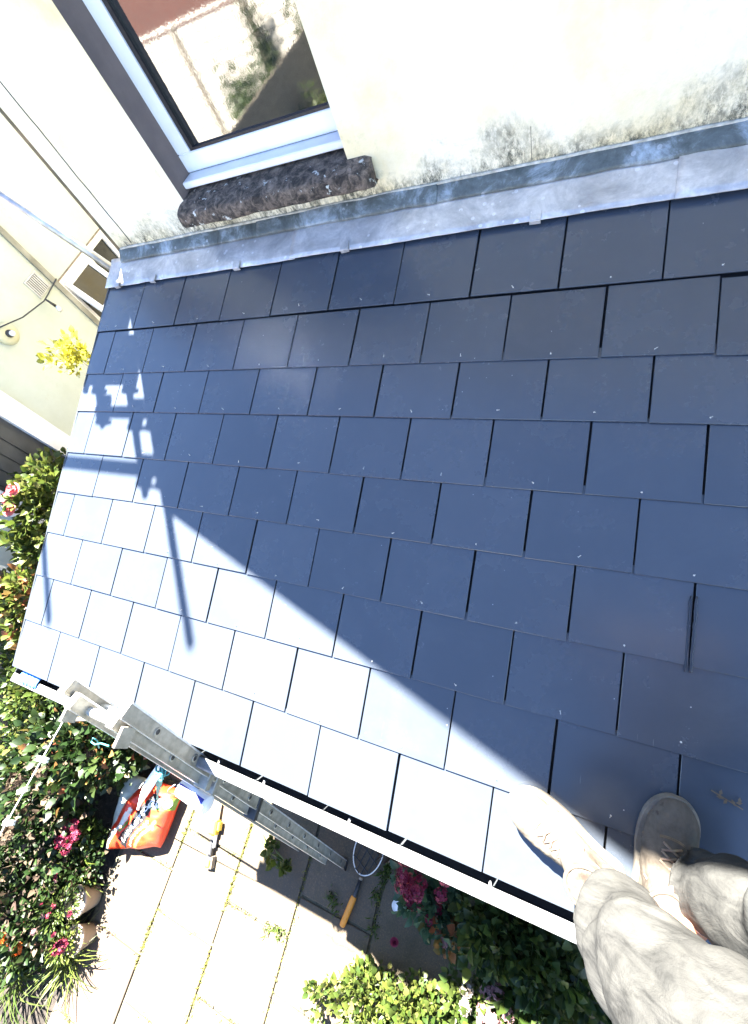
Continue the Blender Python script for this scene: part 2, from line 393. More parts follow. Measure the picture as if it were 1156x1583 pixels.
# slates: one mesh per width
SL = .252; TK = .0062; TILT = .0325
def slate_mesh(w, tag_, SL=SL):
    b = MB(); c = .0011
    nx, ny = 3, 3
    # top surface very slightly bowed, chamfered arris, real thickness
    b.cbox(0, w, 0, SL, -TK, 0, c)
    return b.mesh('slate_' + tag_, MT['slate'])
LONG = slate_mesh(.2988, 'long', .36); FULL = slate_mesh(.2988, 'full'); HALF = slate_mesh(.1465, 'half')
rb = MB(); rb.lathe([(.0026, 0), (.0026, .0006), (.002, .0010)], 8); rb.lathe([(.0010, .001), (.0010, .0095), (.0006, .0105)], 6)
RIV = rb.mesh('rivet', MT['rivet'])
n_sl = 0
for r in range(9):
    vt = r*GA + DEV[r]
    spans = [(k, k+1) for k in range(UMAX)] if r % 2 == 0 else [(0, .5)] + [(k+.5, k+1.5) for k in range(UMAX-1)] + [(UMAX-.5, UMAX)]
    for (k0, k1) in spans:
        half = k1-k0 < .9
        o = D.objects.new('slate', HALF if half else (LONG if r == 0 else FULL)); COL.objects.link(o)
        jit = random.uniform(-.0012, .0012); dv = random.uniform(-.0018, .0018)
        if r == 1 and k0 == 9.5: dv = .008
        o.location = RF(k0*.305 + .0028 + jit, vt + dv, random.uniform(-.0006, .0008))
        o.rotation_euler = (TH - TILT + random.uniform(-.002, .002), random.uniform(-.0022, .0022), random.uniform(-.003, .003))
        adopt(o, ext); n_sl += 1
        if r < 8 and not half:
            q = D.objects.new('rivet', RIV); COL.objects.link(q); q.parent = o
            q.location = (.1495 + random.uniform(-.006, .006), .020 + random.uniform(-.003, .012), 0)
            q.rotation_euler = (random.uniform(-.6, .6), random.uniform(-.6, .6), 0) if random.random() < .75 else (1.2, 0, random.uniform(0, 3))
# sealant smeared along one joint
b = MB(); pts = []
for i in range(26):
    t = i/25; pts.append(RF(9.5*.305 + .0035 + .0035*noi(t*14, 3), 4*GA + .035 + t*.205, .0005))
b.tube(pts, [.0035 + .0025*abs(noi(i*.9, 7)) for i in range(26)], 6)
b.tube([p + Vector((-.012 + .002*noi(i*.7, 1), 0, -.0012)) for i, p in enumerate(pts)], [.0022 + .002*abs(noi(i*.8, 2)) for i in range(26)], 6)
b.build('sealant_bead', pm('dark sealant', (.012, .016, .026), rough=.35, bstr=.1), ext, True)
# lead apron flashing in sheets, old weathered strip above, clips
def lead_sheet(u0, u1, lift, name, mat, prof, wob, thick=.0035):
    nu = max(6, int((u1-u0)/.025)); np_ = len(prof)
    def P(i, j):
        u = u0 + (u1-u0)*i/nu; vv, nn = prof[j]
        e = wob*(noi(u*3.1, j*.9, lift*90)*1.0 + .4*noi(u*17, j*1.7, 5))
        return RF(u + (.002*noi(j, u*9)), vv + (e if j == 0 else e*.25), nn + lift + .0035*abs(noi(u*11, j*2.3)) + .0015*noi(u*40, j*3, 2))
    top = [P(i, j) for j in range(np_) for i in range(nu+1)]
    bot = [q + Vector((0, SN, -CS))*thick for q in top]
    f = []
    W_ = nu+1
    for j in range(np_-1):
        for i in range(nu):
            a = j*W_+i; f.append((a, a+1, a+1+W_, a+W_)); c = a+len(top); f.append((c, c+W_, c+1+W_, c+1))
    B = len(top)
    for i in range(nu): f.append((i, i+B, i+1+B, i+1)); a = (np_-1)*W_+i; f.append((a, a+1, a+1+B, a+B))
    for j in range(np_-1): a = j*W_; f.append((a, a+W_, a+W_+B, a+B)); a += nu; f.append((a, a+B, a+W_+B, a+W_))
    m = MB(); m.raw(top + bot, f); return m.build(name, mat, ext, True, True)
PR = [(-.276, .006), (-.30, .0075), (-.33, .008), (-.36, .0075), (-.395, .007), (-.425, .006), (-.452, .012)]
lead_sheet(-.012, 1.30, 0, 'lead_flashing', MT['lead'], PR, .004)
lead_sheet(1.27, 2.80, .004, 'lead_flashing', MT['lead'], PR, .004)
lead_sheet(2.755, 4.20, .008, 'lead_flashing', MT['lead'], [(v+(-.0 if j else .004), n) for j, (v, n) in enumerate(PR)], .005)
lead_sheet(4.15, XE+.01, .004, 'lead_flashing', MT['lead'], PR, .004)
# vertical-ish weathered strip against the wall
def strip(u0, u1, lift):
    nu = int((u1-u0)/.03); prof = [(.398, 2.935), (.404, 2.945), (.418, 2.957), (.432, 2.968), (.444, 2.978), (.452, 2.979)]
    V = []
    for (y, z) in prof:
        for i in range(nu+1):
            u = u0+(u1-u0)*i/nu
            V.append((u, y - lift - .004*noi(u*8, y*40) , z + .004*noi(u*6, z*30, 3) + lift))
    W_ = nu+1
    f = [(j*W_+i, j*W_+i+1, (j+1)*W_+i+1, (j+1)*W_+i) for j in range(len(prof)-1) for i in range(nu)]
    m = MB(); m.raw(V, f); o = m.build('upstand_strip', MT['oldlead'], ext, True)
    s_ = o.modifiers.new('s', 'SOLIDIFY'); s_.thickness = .004
for a, c, l in ((.085, 1.075, .002), (1.06, 1.95, .005), (1.935, 3.4, .003), (3.38, XE, .006)): strip(a, c, l)
for u, v in ((.10, -.284), (.385, -.284), (.965, -.283), (1.56, -.29), (2.335, -.287), (2.985, -.288)):
    b = MB(); M_ = Matrix(((1, 0, 0, u), (0, -CS, -SN, RF(u, v, .014).y), (0, -SN, CS, RF(u, v, .014).z), (0, 0, 0, 1)))
    M_ = M_ @ Matrix.Rotation(random.uniform(-.12, .12), 4, 'Z')
    b.cbox(-.019, .019, -.022, .014, 0, .004, .001, M_); b.cbox(-.019, .019, .0145, .018, -.014, .003, .001, M_)
    b.build('lead_clip', MT['lead'], ext)
# gutter: channel coloured dark to stand for the slates' shadow, with a broad pale front lip, and clips
GY, GZ = -1.790, 2.208
def profile_run(prof, x0, x1, n=14):
    rings = []
    for x in np.linspace(x0, x1, n):
        w_ = .0012*noi(x*2.3, 5); rings.append([(x, y + w_, z + .0015*noi(x*1.7, 9)) for y, z in prof])
    m = MB(); m.loft(rings); return m
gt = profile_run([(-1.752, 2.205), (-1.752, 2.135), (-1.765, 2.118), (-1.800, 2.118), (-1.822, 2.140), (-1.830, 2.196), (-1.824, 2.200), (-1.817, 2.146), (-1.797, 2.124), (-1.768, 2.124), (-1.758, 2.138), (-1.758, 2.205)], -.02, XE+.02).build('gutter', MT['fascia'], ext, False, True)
profile_run([(-1.8085, 2.203), (-1.812, 2.207), (-1.842, 2.207), (-1.8495, 2.203), (-1.851, 2.195), (-1.848, 2.168), (-1.844, 2.168), (-1.845, 2.196), (-1.840, 2.201), (-1.812, 2.201)], -.02, XE+.02).build('gutter_lip', MT['gutter'], gt, False, True)
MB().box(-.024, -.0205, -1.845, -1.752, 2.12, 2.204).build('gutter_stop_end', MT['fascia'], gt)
for x in (.35, .95, 1.395, 1.62, 1.985, 2.463, 3.1, 3.8, 4.5):
    m = MB(); m.box(x-.004, x+.004, -1.8083, -1.799, 2.196, 2.2035); m.box(x-.002, x+.002, -1.7988, -1.795, 2.196, 2.207)
    m.build('gutter_bracket', MT['gutter'], gt)

# ------------------------------------------------------------------ the rendered house
YW = .45; XC = .09
house = tag(empty('rendered_house', (4, .45, 0)), 'cream rendered gable house wall rising behind the slate roof, stained at its foot', 'house')
WX0, WX1, WZ0, WZ1 = .722, 1.612, 3.09, 4.35
def eave(x): return 5.075 + (x-XC)*.777 if x < 4.1 else 5.075 + (8.11-x)*.777
xs = [XC, WX0, WX1, 4.1, 8.11]; zs = [0, WZ0, WZ1]
b = MB()
def q4(x0, x1, z0, z1, y): b.raw([(x0, y, z0), (x1, y, z0), (x1, y, z1), (x0, y, z1)], [(0, 1, 2, 3)])
for i in range(4):
    for j in range(2):
        if i == 1 and j == 1: continue
        q4(xs[i], xs[i+1], zs[j], zs[j+1], YW)
    b.raw([(xs[i], YW, WZ1), (xs[i+1], YW, WZ1), (xs[i+1], YW, eave(xs[i+1])), (xs[i], YW, eave(xs[i]))], [(0, 1, 2, 3)])
# side walls, back wall
b.raw([(XC, YW, 0), (XC, YW, 5.075), (XC, 8, 5.075), (XC, 8, 0)], [(0, 1, 2, 3)])
b.raw([(8.11, YW, 0), (8.11, 8, 0), (8.11, 8, 5.075), (8.11, YW, 5.075)], [(0, 1, 2, 3)])
b.raw([(XC, 8, 0), (8.11, 8, 0), (8.11, 8, 5.075), (4.1, 8, eave(4.1)), (XC, 8, 5.075)], [(0, 4, 3, 2, 1)])
b.build('wall', MT['wall'], house)
# reveals of the window opening
b = MB()
b.raw([(WX0, YW, WZ0), (WX0, YW+.16, WZ0), (WX0, YW+.16, WZ1), (WX0, YW, WZ1)], [(0, 1, 2, 3)])
b.raw([(WX1, YW, WZ0), (WX1, YW, WZ1), (WX1, YW+.16, WZ1), (WX1, YW+.16, WZ0)], [(0, 1, 2, 3)])
b.raw([(WX0, YW, WZ1), (WX1, YW, WZ1), (WX1, YW+.16, WZ1), (WX0, YW+.16, WZ1)], [(0, 3, 2, 1)])
b.build('window_reveal', MT['reveal'], house)
# roof slopes
rf = MB()
for (xa, za, xb, zb) in ((XC, 5.075, 4.1, eave(4.1)), (4.1, eave(4.1), 8.11, 5.075)):
    rf.raw([(x, y, z+dz) for dz in (0, .10) for y in (YW-.03, 8.1) for x, z in ((xa, za), (xb, zb))], [(0, 2, 3, 1), (4, 5, 7, 6), (0, 1, 5, 4), (2, 6, 7, 3), (0, 4, 6, 2), (1, 3, 7, 5)])
rf.build('roof', pm('dark roof tiles', (.06, .05, .045), rough=.8), house)
# mortar bead above the lead strip
b = MB(); b.tube([(x, YW-.003-.002*noi(x*9), 2.981+.003*noi(x*7, 2)) for x in np.arange(.1, 7.9, .04)], .0075, 6); b.build('mortar_bead', MT['mortar'], house, True)
# vertical crack / render joint near the corner
b = MB(); b.tube([(.205+.004*noi(z*7)+.002*noi(z*25), YW-.0005, z) for z in np.arange(3.0, 4.6, .03)], .0028, 5); b.build('render_crack', MT['gasket'], house)
b = MB(); b.tube([(2.30+.003*noi(z*30), YW-.0003, z) for z in np.arange(2.99, 3.10, .008)], .0008, 5); b.build('render_crack', MT['gasket'], house)
# weathered stone sill, rough and chipped
def sillv(i, j):
    a = i; t = j
    prof = [(YW+.125, 3.140), (YW+.06, 3.137), (YW+.0, 3.130), (YW-.05, 3.122), (YW-.080, 3.112), (YW-.088, 3.092), (YW-.088, 3.062), (YW-.078, 3.046), (YW+.02, 3.044), (YW+.12, 3.044)]
    k = min(int(t*(len(prof)-1)), len(prof)-2); f_ = t*(len(prof)-1)-k
    y = prof[k][0]*(1-f_)+prof[k+1][0]*f_; z = prof[k][1]*(1-f_)+prof[k+1][1]*f_
    x = .690 + (1.715-.690)*a
    e = min(a, 1-a)*40; sh = 0 if e > 1 else (1-e)*.02
    nn = noi(x*7, y*9, z*9)*.0035 + noi(x*19+3, y*23, z*23)*.002
    inn = WX0+.004 < x < WX1-.004
    if y > YW+.01 and not inn: x = min(max(x, WX0+.004), WX1-.004)
    return (x + nn*.4, min(y + sh, YW+.125) + nn, z - sh*.4 + nn*1.1)
v, f = grid(sillv, 110, 28); m = MB(); m.raw(v, f)
W_ = 111
m.f.append(tuple(j*W_ for j in range(29))); m.f.append(tuple(j*W_+110 for j in range(28, -1, -1))); m.m += [0, 0]
m.build('stone_sill', MT['sill'], house, True, True)
# upvc window: frame, glass, gasket, plastic sill
YF = .582
win = MB()
fx0, fx1, fz0, fz1 = .724, 1.665, 3.178, 4.34
fw = .075
for (x0, x1, z0, z1) in ((fx0, fx1, fz0, fz0+fw), (fx0, fx1, fz1-fw, fz1), (fx0, fx0+fw, fz0+fw, fz1-fw), (fx1-fw, fx1, fz0+fw, fz1-fw)):
    win.cbox(x0, x1, YF, YF+.06, z0, z1, .004)
win = win.build('window', MT['pvc'], house)
g = .010
gb = MB()
for (x0, x1, z0, z1) in ((fx0+fw, fx1-fw, fz0+fw, fz0+fw+g), (fx0+fw, fx1-fw, fz1-fw-g, fz1-fw), (fx0+fw, fx0+fw+g*2, fz0+fw+g, fz1-fw-g), (fx1-fw-g, fx1-fw, fz0+fw+g, fz1-fw-g)):
    gb.box(x0, x1, YF+.008, YF+.05, z0, z1)
gb.build('gasket', MT['gasket'], win)
MB().box(fx0+fw+g*2, fx1-fw-g, YF+.022, YF+.03, fz0+fw+g, fz1-fw-g).build('pane', MT['glass'], win)
MB().cbox(.724, 1.61, YW+.055, YF+.01, 3.147, 3.176, .004).build('plastic_sill', MT['pvc'], win)

# ------------------------------------------------------------------ neighbour's house to the left
XN = -2.5
nb = tag(empty('neighbour_house', (XN, 3, 0)), 'pale green-grey rendered neighbour house across the narrow side passage', 'house')
b = MB(); ycut = [-1.25, -.62, .02, 1.50, 2.42, 8.0]; zc = [0, .95, 2.10, 2.26, 2.86, 5.2]
for i in range(5):
    for j in range(5):
        if j == 4 and i < 3: continue
        if i == 1 and j in (0, 1): continue
        if i == 3 and j in (1, 2): continue
        b.raw([(XN, ycut[i], zc[j]), (XN, ycut[i+1], zc[j]), (XN, ycut[i+1], zc[j+1]), (XN, ycut[i], zc[j+1])], [(0, 1, 2, 3)])
def shell(y0, y1, z1):
    b.raw([(XN, y0, 0), (XN, y0, z1), (XN-4, y0, z1), (XN-4, y0, 0)], [(0, 1, 2, 3)]); b.raw([(XN-4, y0, 0), (XN-4, y0, z1), (XN-4, y1, z1), (XN-4, y1, 0)], [(0, 1, 2, 3)])
    b.raw([(XN-4, y1, 0), (XN-4, y1, z1), (XN, y1, z1), (XN, y1, 0)], [(0, 1, 2, 3)]); b.raw([(XN, y0, z1), (XN, y1, z1), (XN-4, y1, z1), (XN-4, y0, z1)], [(0, 1, 2, 3)])
shell(1.50, 8, 5.2); shell(-1.25, 1.499, 2.86)
b.build('wall', MT['nwall'], nb)
b = MB()
for (y0, y1, z0, z1) in ((1.50, 1.52, .95, 2.26), (2.40, 2.42, .95, 2.26)): b.box(XN-.12, XN-.001, y0, y1, z0, z1)
b.box(XN-.12, XN-.001, 1.52, 2.40, 2.24, 2.26); b.box(XN-.12, XN+.04, 1.46, 2.46, .90, .95)
b.build('window_reveal', MT['pvc'], nb)
w1 = MB()
for (y0, y1, z0, z1) in ((1.52, 2.40, .95, 1.01), (1.52, 2.40, 2.18, 2.24), (1.52, 1.58, 1.01, 2.18), (1.98, 2.04, 1.01, 2.18), (2.34, 2.40, 1.01, 2.18)): w1.cbox(XN-.10, XN-.05, y0, y1, z0, z1, .004)
w1 = w1.build('window', MT['pvc'], nb)
MB().box(XN-.08, XN-.074, 1.58, 1.98, 1.01, 2.18).build('pane', MT['darkglass'], w1)
MB().box(XN-.08, XN-.074, 2.04, 2.34, 1.01, 2.18).build('pane', MT['darkglass'], w1)
# open top-hung vent light
Mh = Matrix.Translation((XN-.045, 0, 2.19)) @ Matrix.Rotation(-.45, 4, 'Y')
sa = MB()
for (y0, y1, z0, z1) in ((1.55, 1.99, -.42, -.36), (1.55, 1.99, -.05, 0), (1.55, 1.605, -.36, -.05), (1.935, 1.99, -.36, -.05)): sa.cbox(-.02, .02, y0, y1, z0, z1, .004, Mh)
sa = sa.build('open_sash', MT['pvc'], w1)
MB().box(-.004, .004, 1.605, 1.935, -.36, -.05, Mh).build('pane', MT['darkglass'], w1)
# brownish raised vertical strip and panel joint above the window
b = MB(); b.cbox(XN+.001, XN+.028, 1.44, 1.495, .3, 5.0, .004); b.build('wall_trim', pm('brownish trim', (.30, .29, .24), (.17, .165, .13), rough=.9, scale=6), nb)
b = MB(); b.cbox(XN+.001, XN+.012, 1.50, 2.44, 2.262, 2.275, .002); b.build('panel_joint', MT['timber'], nb)
# white door frame and dark door
b = MB(); b.cbox(XN-.05, XN+.05, .0, .20, 0, 2.14, .006); b.cbox(XN-.05, XN+.05, -.80, -.62, 0, 2.14, .006); b.cbox(XN-.05, XN+.05, -.62, 0, 2.04, 2.14, .006)
b.build('door_frame', MT['pvc'], nb)
dr = MB(); dr.box(XN-.06, XN-.02, -.62, 0, 0, 2.04); dr = dr.build('door', pm('dark grey door', (.045, .05, .055), rough=.45, bstr=.1), nb)
for y in (-.56, -.43, -.30, -.17): MB().cbox(XN-.019, XN-.006, y, y+.115, .08, 1.96, .004).build('door_board', dr.data.materials[0], dr)
m = MB(); m.tube([(XN-.01, -.07, 1.0), (XN+.04, -.07, 1.0), (XN+.04, -.17, 1.0)], .009, 8); m.build('handle', MT['steel'], dr, True)
# vent grille with slats
vg = MB(); vg.cbox(XN+.001, XN+.015, 1.225, 1.405, 2.29, 2.47, .003); vg = vg.build('vent_grille', pm('grubby white plastic', (.55, .54, .50), (.38, .37, .34), rough=.5), nb)
MB().box(XN+.0155, XN+.017, 1.24, 1.39, 2.305, 2.455).build('vent_opening', MT['gasket'], vg)
for i in range(7): MB().box(XN+.0175, XN+.026, 1.243+i*.0215, 1.255+i*.0215, 2.306, 2.454).build('vent_slat', vg.data.materials[0], vg)
# round wall lamp
wlp = tag(empty('wall_lamp', (XN, .78, 2.33)), 'round cream wall lamp on the neighbour wall below the vent', 'lamp')
My = Matrix.Translation((XN+.001, .70, 2.33)) @ Matrix.Rotation(math.pi/2, 4, 'Y')
MB().lathe([(.10, 0), (.10, .03), (.085, .05), (.05, .06)], 28, My).build('lamp_body', pm('cream enamel', (.52, .50, .33), (.44, .42, .27), rough=.45), wlp, True)
MB().lathe([(.035, .0605), (.035, .075), (.02, .085)], 16, My).build('lamp_socket', MT['dark'], wlp, True)
MB().lathe([(.018, .086), (.026, .11), (.018, .13), (.005, .137)], 14, My).build('bulb', MT['pvc'], wlp, True)
# festoon light string
fs = tag(empty('festoon_string', (XN+.05, 1.2, 2.2)), 'black festoon cable with one clear bulb hanging by the vent', 'string light')
c = MB(); c.tube([(XN+.06, .62, 2.44), (XN+.10, .9, 2.34), (XN+.10, 1.18, 2.29), (XN+.03, 1.30, 2.275), (XN+.03, 1.5, 2.30)], .006, 6); c.build('cable', MT['dark'], fs, True)
c = MB(); c.tube([(XN+.09, 1.21, 2.285), (XN+.12, 1.215, 2.20)], [.009, .016], 8); c.build('bulb_socket', MT['dark'], fs, True)
c = MB(); c.lathe([(.012, 0), (.022, -.02), (.026, -.04), (.018, -.06), (.004, -.068)], 12, Matrix.Translation((XN+.122, 1.215, 2.198))); c.build('bulb', MT['alubright'], fs, True)

# ------------------------------------------------------------------ scaffold at the house corner
sc = tag(empty('scaffold', (.037, .5, 0)), 'scaffold of rusty and galvanised tubes clamped at the house corner', 'scaffold')
def tube_part(name, a, b_, mat, r=.0242): m = MB(); m.tube([a, b_], r, 14); return m.build(name, mat, sc, True)
tube_part('standard', (.037, .5, 0), (.037, .5, 6.2), MT['rust'])
tube_part('standard', (-.97, .5, 3.9), (-.97, .5, 6.37), MT['steel'])
tube_part('standard', (-.095, .5, 4.05), (-.095, .5, 5.22), MT['steel'])
tube_part('standard', (-.345, .5, 4.15), (-.345, .5, 4.66), MT['steel'])
tube_part('raking_tube', (.05, .54, 2.40), (-1.05, .54, 4.14), MT['steel'])
tube_part('ledger', (.10, .555, 5.13), (-1.35, .555, 5.13), MT['steel'], .03)
tube_part('ledger', (-.05, .555, 4.34), (-1.3, .555, 4.34), MT['steel'], .028)
tube_part('ledger', (.09, .555, 4.66), (-.42, .555, 4.66), MT['steel'])
for i in range(3):  # unseen boards, added and end-trimmed for the shadow on the upper slates
    MB().cbox(-1.25, (-.022, -.15, -.29)[i], .46+i*.235, .685+i*.235, 4.19, 4.228, .003).build('scaffold_board', MT['timber'], sc)
tube_part('transom', (-.40, .40, 4.163), (-.40, 1.25, 4.163), MT['steel']); tube_part('transom', (-1.1, .40, 4.163), (-1.1, 1.25, 4.163), MT['steel'])
for (x, z) in ((.037, 5.13), (-.095, 5.13), (-.97, 5.13), (-.345, 4.34), (-.095, 4.34), (-.345, 4.62), (-.095, 4.66), (-.97, 4.34), (.037, 4.66)):
    m = MB(); m.cbox(x-.045, x+.045, .49, .60, z-.042, z+.042, .01); m.tube([(x-.06, .5, z+.02), (x+.07, .5, z+.02)], .011, 6); m.build('coupler', MT['rust'], sc)

# ------------------------------------------------------------------ aluminium ladder against the gutter
lad = tag(empty('extension_ladder', (1.13, -2.6, 0)), 'two-section grey aluminium extension ladder leaning on the gutter', 'ladder')
def ladder_section(xl, xr, dy, z0, z1, kname):
    def L(x, z, off=0.0, q=0.0):       # q: depth inside the stile, perpendicular to its length
        return Vector((x, -1.692 - .345*(2.67 - z) + dy + off, z))
    dz = Vector((0, .345, 1)).normalized(); pr = Vector((0, 1, -.345)).normalized()
    secs = []
    for x, sgn in ((xl, -1), (xr, 1)):
        b = MB(); a = L(x, z0); e = L(x, z1)
        M_ = Matrix(((1, 0, 0, a.x), (0, pr.y, dz.y, a.y), (0, pr.z, dz.z, a.z), (0, 0, 0, 1)))
        H = (e-a).length
        b.box(-.013, .013, .003, .047, 0, H, M_)              # web
        b.box(-.0165, .0165, -.003, .003, 0, H, M_); b.box(-.0165, .0165, .047, .053, 0, H, M_)   # flanges
        st = b.build('stile', MT['alu'], lad)
        for zz in (.003, .047):
            b2 = MB(); b2.box(-.0172, .0172, zz-.0066 if zz < .01 else zz+.0002, zz-.0062 if zz < .01 else zz+.0066, .001, H+.0005, M_); b2.build('stile_edge', MT['alubright'], st)
        if True:
            cp = MB(); cp.box(-.016, .016, -.002, .052, H+.0008, H+.004, M_); cp.build('stile_cap', MT['alu'], st)
        if sgn > 0 and z0 < .1:
            ft = MB(); ft.cbox(-.022, .022, -.008, .058, -.012, .05, .004, M_); ft.build('rubber_foot', MT['dark'], st)
        # rung ends on the outer face
        z = z0 + .16
        while z < z1 - .05:
            p = L(x, z) + pr*.025 + Vector((sgn*.0135, 0, 0))
            r_ = MB(); r_.lathe([(.0145, 0), (.0145, .003), (.010, .0035)], 16, Matrix.Translation(p) @ Matrix.Rotation(sgn*math.pi/2, 4, 'Y'), cap=False)
            r_.lathe([(.0108, .0006), (.0107, .0012)], 12, Matrix.Translation(p) @ Matrix.Rotation(sgn*math.pi/2, 4, 'Y'))
            r_.build('rung_end', MT['dark'] if False else MT['alu'], st, True)
            hole = MB(); hole.lathe([(.0104, .0013), (.0100, .0020)], 12, Matrix.Translation(p) @ Matrix.Rotation(sgn*math.pi/2, 4, 'Y')); hole.build('rung_bore', MT['dark'], st)
            z += .26
        secs.append(st)
    z = z0 + .16
    while z < z1 - .05:
        p0 = L(xl, z) + pr*.025; p1 = L(xr, z) + pr*.025
        b = MB(); ring = []
        for x in (p0.x+.012, p1.x-.012):
            ring.append([(x, p0.y + (.0145+.0012*(k % 2))*math.cos(2*math.pi*k/20), p0.z + (.0145+.0012*(k % 2))*math.sin(2*math.pi*k/20)) for k in range(20)])
        b.loft(ring); b.build('rung', MT['alubright'], lad)
        z += .26
ladder_section(.982, 1.286, .0, 0.0, 2.675, 'base')
ladder_section(1.022, 1.246, -.036, .34, 2.655, 'fly')
for x in (.99, 1.278):                                            # hook plates where the fly section overlaps
    y = -1.692-.345*(2.67-2.60)
    m = MB(); m.cbox(x-.006, x+.006, y-.072, y-.006, 2.575, 2.635, .002); m.build('hook_plate', MT['alu'], lad)
for z in (1.60, 2.02, 2.08):
    y = -1.692-.345*(2.67-z)
    m = MB(); m.cbox(1.240, 1.306, y-.046, y+.058, z-.018, z+.018, .004); m.build('guide_bracket', MT['dark'] if z < 2 else MT['alu'], lad)

# white tube with blue stripe resting between the stiles
tb = tag(empty('white_sleeve', (1.05, -2.03, 1.80)), 'white plastic tub with a blue stripe hooked on the ladder rungs', 'tub')
def PZ(px_, py_, z):
    d = CR*((px_-578)/F_PX) + CD*((py_-791.5)/F_PX) + CF
    return CAM + d*((z-CAM.z)/d.z)
a = PZ(281, 1217, 1.75); c = PZ(321, 1245, 1.75); ax = (c-a).normalized()
m = MB(); m.tube([a, a+ax*.004, c-ax*.004, c], [.040, .043, .043, .040], 24); m.build('tub_body', pm('white plastic', (.78, .79, .80), rough=.35, bstr=0), tb, True)
upv = Vector((.45, .2, .87)); upv = (upv-ax*upv.dot(ax)).normalized(); sd_ = ax.cross(upv)
V = []; f = []
for i in range(2):
    for k in range(7):
        th_ = -.35 + k*.12; V.append((a+ax*.008 if i == 0 else c-ax*.008) + (upv*math.cos(th_)+sd_*math.sin(th_))*.0442)
f = [(k, k+1, k+8, k+7) for k in range(6)]
m = MB(); m.raw(V, f); m.build('stripe', pm('blue print', (.03, .04, .32), rough=.4, bstr=0), tb)
m = MB(); m.tube([a + (upv*math.cos(t)*.06 + sd_*math.sin(t)*.05) - ax*(.045*math.sin(t)) for t in np.linspace(0, math.pi, 14)], .0025, 6); m.build('wire_handle', MT['steel'], tb, True)
# ties knotted on the ladder
kn = PZ(249, 1184, 1.80)
tie = tag(empty('knotted_ties', kn), 'white strap and teal cord knotted to the ladder stile', 'strap')
e1 = PZ(213, 1252, .42); e2 = PZ(243, 1236, .50)
def ribbon(a, b_, w, sag, twist=0.4):
    V = []; n = 16; d = (b_-a).normalized(); s1 = d.cross(CF).normalized()
    for i in range(n+1):
        t = i/n; p = a.lerp(b_, t) + Vector((0, 0, -sag*math.sin(math.pi*t))) ; s_ = (s1*math.cos(twist*t) + CF*math.sin(twist*t))
        ww = w*(.75+.35*math.sin(t*5))
        V += [p-s_*ww, p + Vector((0, 0, .004)), p+s_*ww]
    f = []
    for i in range(n): f += [(3*i, 3*i+1, 3*i+4, 3*i+3), (3*i+1, 3*i+2, 3*i+5, 3*i+4)]
    m = MB(); m.raw(V, f); return m
o = ribbon(kn, e1, .026, -.02).build('strap', pm('white webbing', (.75, .75, .73), rough=.8), tie, True); mo = o.modifiers.new('s', 'SOLIDIFY'); mo.thickness = .003
TEAL = pm('teal cord', (.05, .25, .25), (.03, .15, .16), rough=.7, scale=60)
o = ribbon(kn, e2, .018, .0, 1.2).build('cord_tail', TEAL, tie, True); mo = o.modifiers.new('s', 'SOLIDIFY'); mo.thickness = .004
m = MB()
for i in range(7):
    ph = random.uniform(0, 6.28); R_ = random.uniform(.025, .05)
    ca, cb = Vector((random.gauss(0, 1), random.gauss(0, 1), random.gauss(0, 1))).normalized(), Vector((random.gauss(0, 1), random.gauss(0, 1), random.gauss(0, 1))).normalized()
    m.tube([kn + Vector((.02, -.01, .0)) + ca*R_*math.cos(t) + cb*R_*math.sin(t) for t in np.linspace(ph, ph+5.6, 18)], .0045, 6)
m.build('knot', TEAL, tie, True)
m = MB(); m.tube([PZ(168, 1153, 2.25), PZ(156, 1149, 2.22), PZ(147, 1151, 2.2), PZ(141, 1147, 2.19), PZ(143, 1141, 2.2), PZ(150, 1144, 2.17), PZ(153, 1156, 2.1)], .0035, 6); m.build('cord_loop', TEAL, tie, True)

# washing line and pegs
wsh = tag(empty('washing_line', (.96, -1.8, 2.6)), 'thin white washing line running from the ladder over the flower bed', 'washing line')
la = Vector((.967, -1.775, 2.6)); lb = Vector((.755, -2.243, 2.45)); lc = Vector((-.7, -5.45, 2.1))
pts = [la.lerp(lb, t/6) for t in range(6)] + [lb.lerp(lc, t/12) + Vector((0, 0, -.28*math.sin(math.pi*t/12))) for t in range(13)]
m = MB(); m.tube(pts, .0022, 6); m.build('line', pm('line', (.75, .75, .72), rough=.5, bstr=0), wsh, True)
m = MB(); m.tube([(-.7, -5.45, 0), (-.7, -5.45, 2.2)], .03, 10); m.build('line_post', MT['steel'], wsh, True)
for i, (px_, py_, z, nm) in enumerate(((66, 1174, 2.537, 'pale plastic clothes peg on the washing line nearest the ladder'), (14, 1272, 2.462, 'pale plastic clothes peg on the washing line at the left edge'), (36, 1222, 2.50, 'greenish clothes peg in the middle of the washing line'))):
    p = PZ(px_, py_, z)
    pg = tag(empty('clothes_peg', p), nm, 'clothes peg', 'pegs on the washing line')
    M_ = Matrix.Translation(p) @ Matrix.Rotation(.15+.2*i, 4, 'Z')
    for s_ in (-1, 1): MB().cbox(-.026, .026, -.0035+s_*.0045, .0035+s_*.0045, -.006, .006, .001, M_).build('jaw', pm('peg plastic', (.75, .73, .66) if i < 2 else (.45, .5, .3), rough=.5, bstr=0), pg)
    m = MB(); m.tube([M_ @ Vector((.004, -.010, -.006)), M_ @ Vector((.004, -.010, .007)), M_ @ Vector((.004, .010, .007)), M_ @ Vector((.004, .010, -.006))], .0012, 5); m.build('spring', MT['steel'], pg)

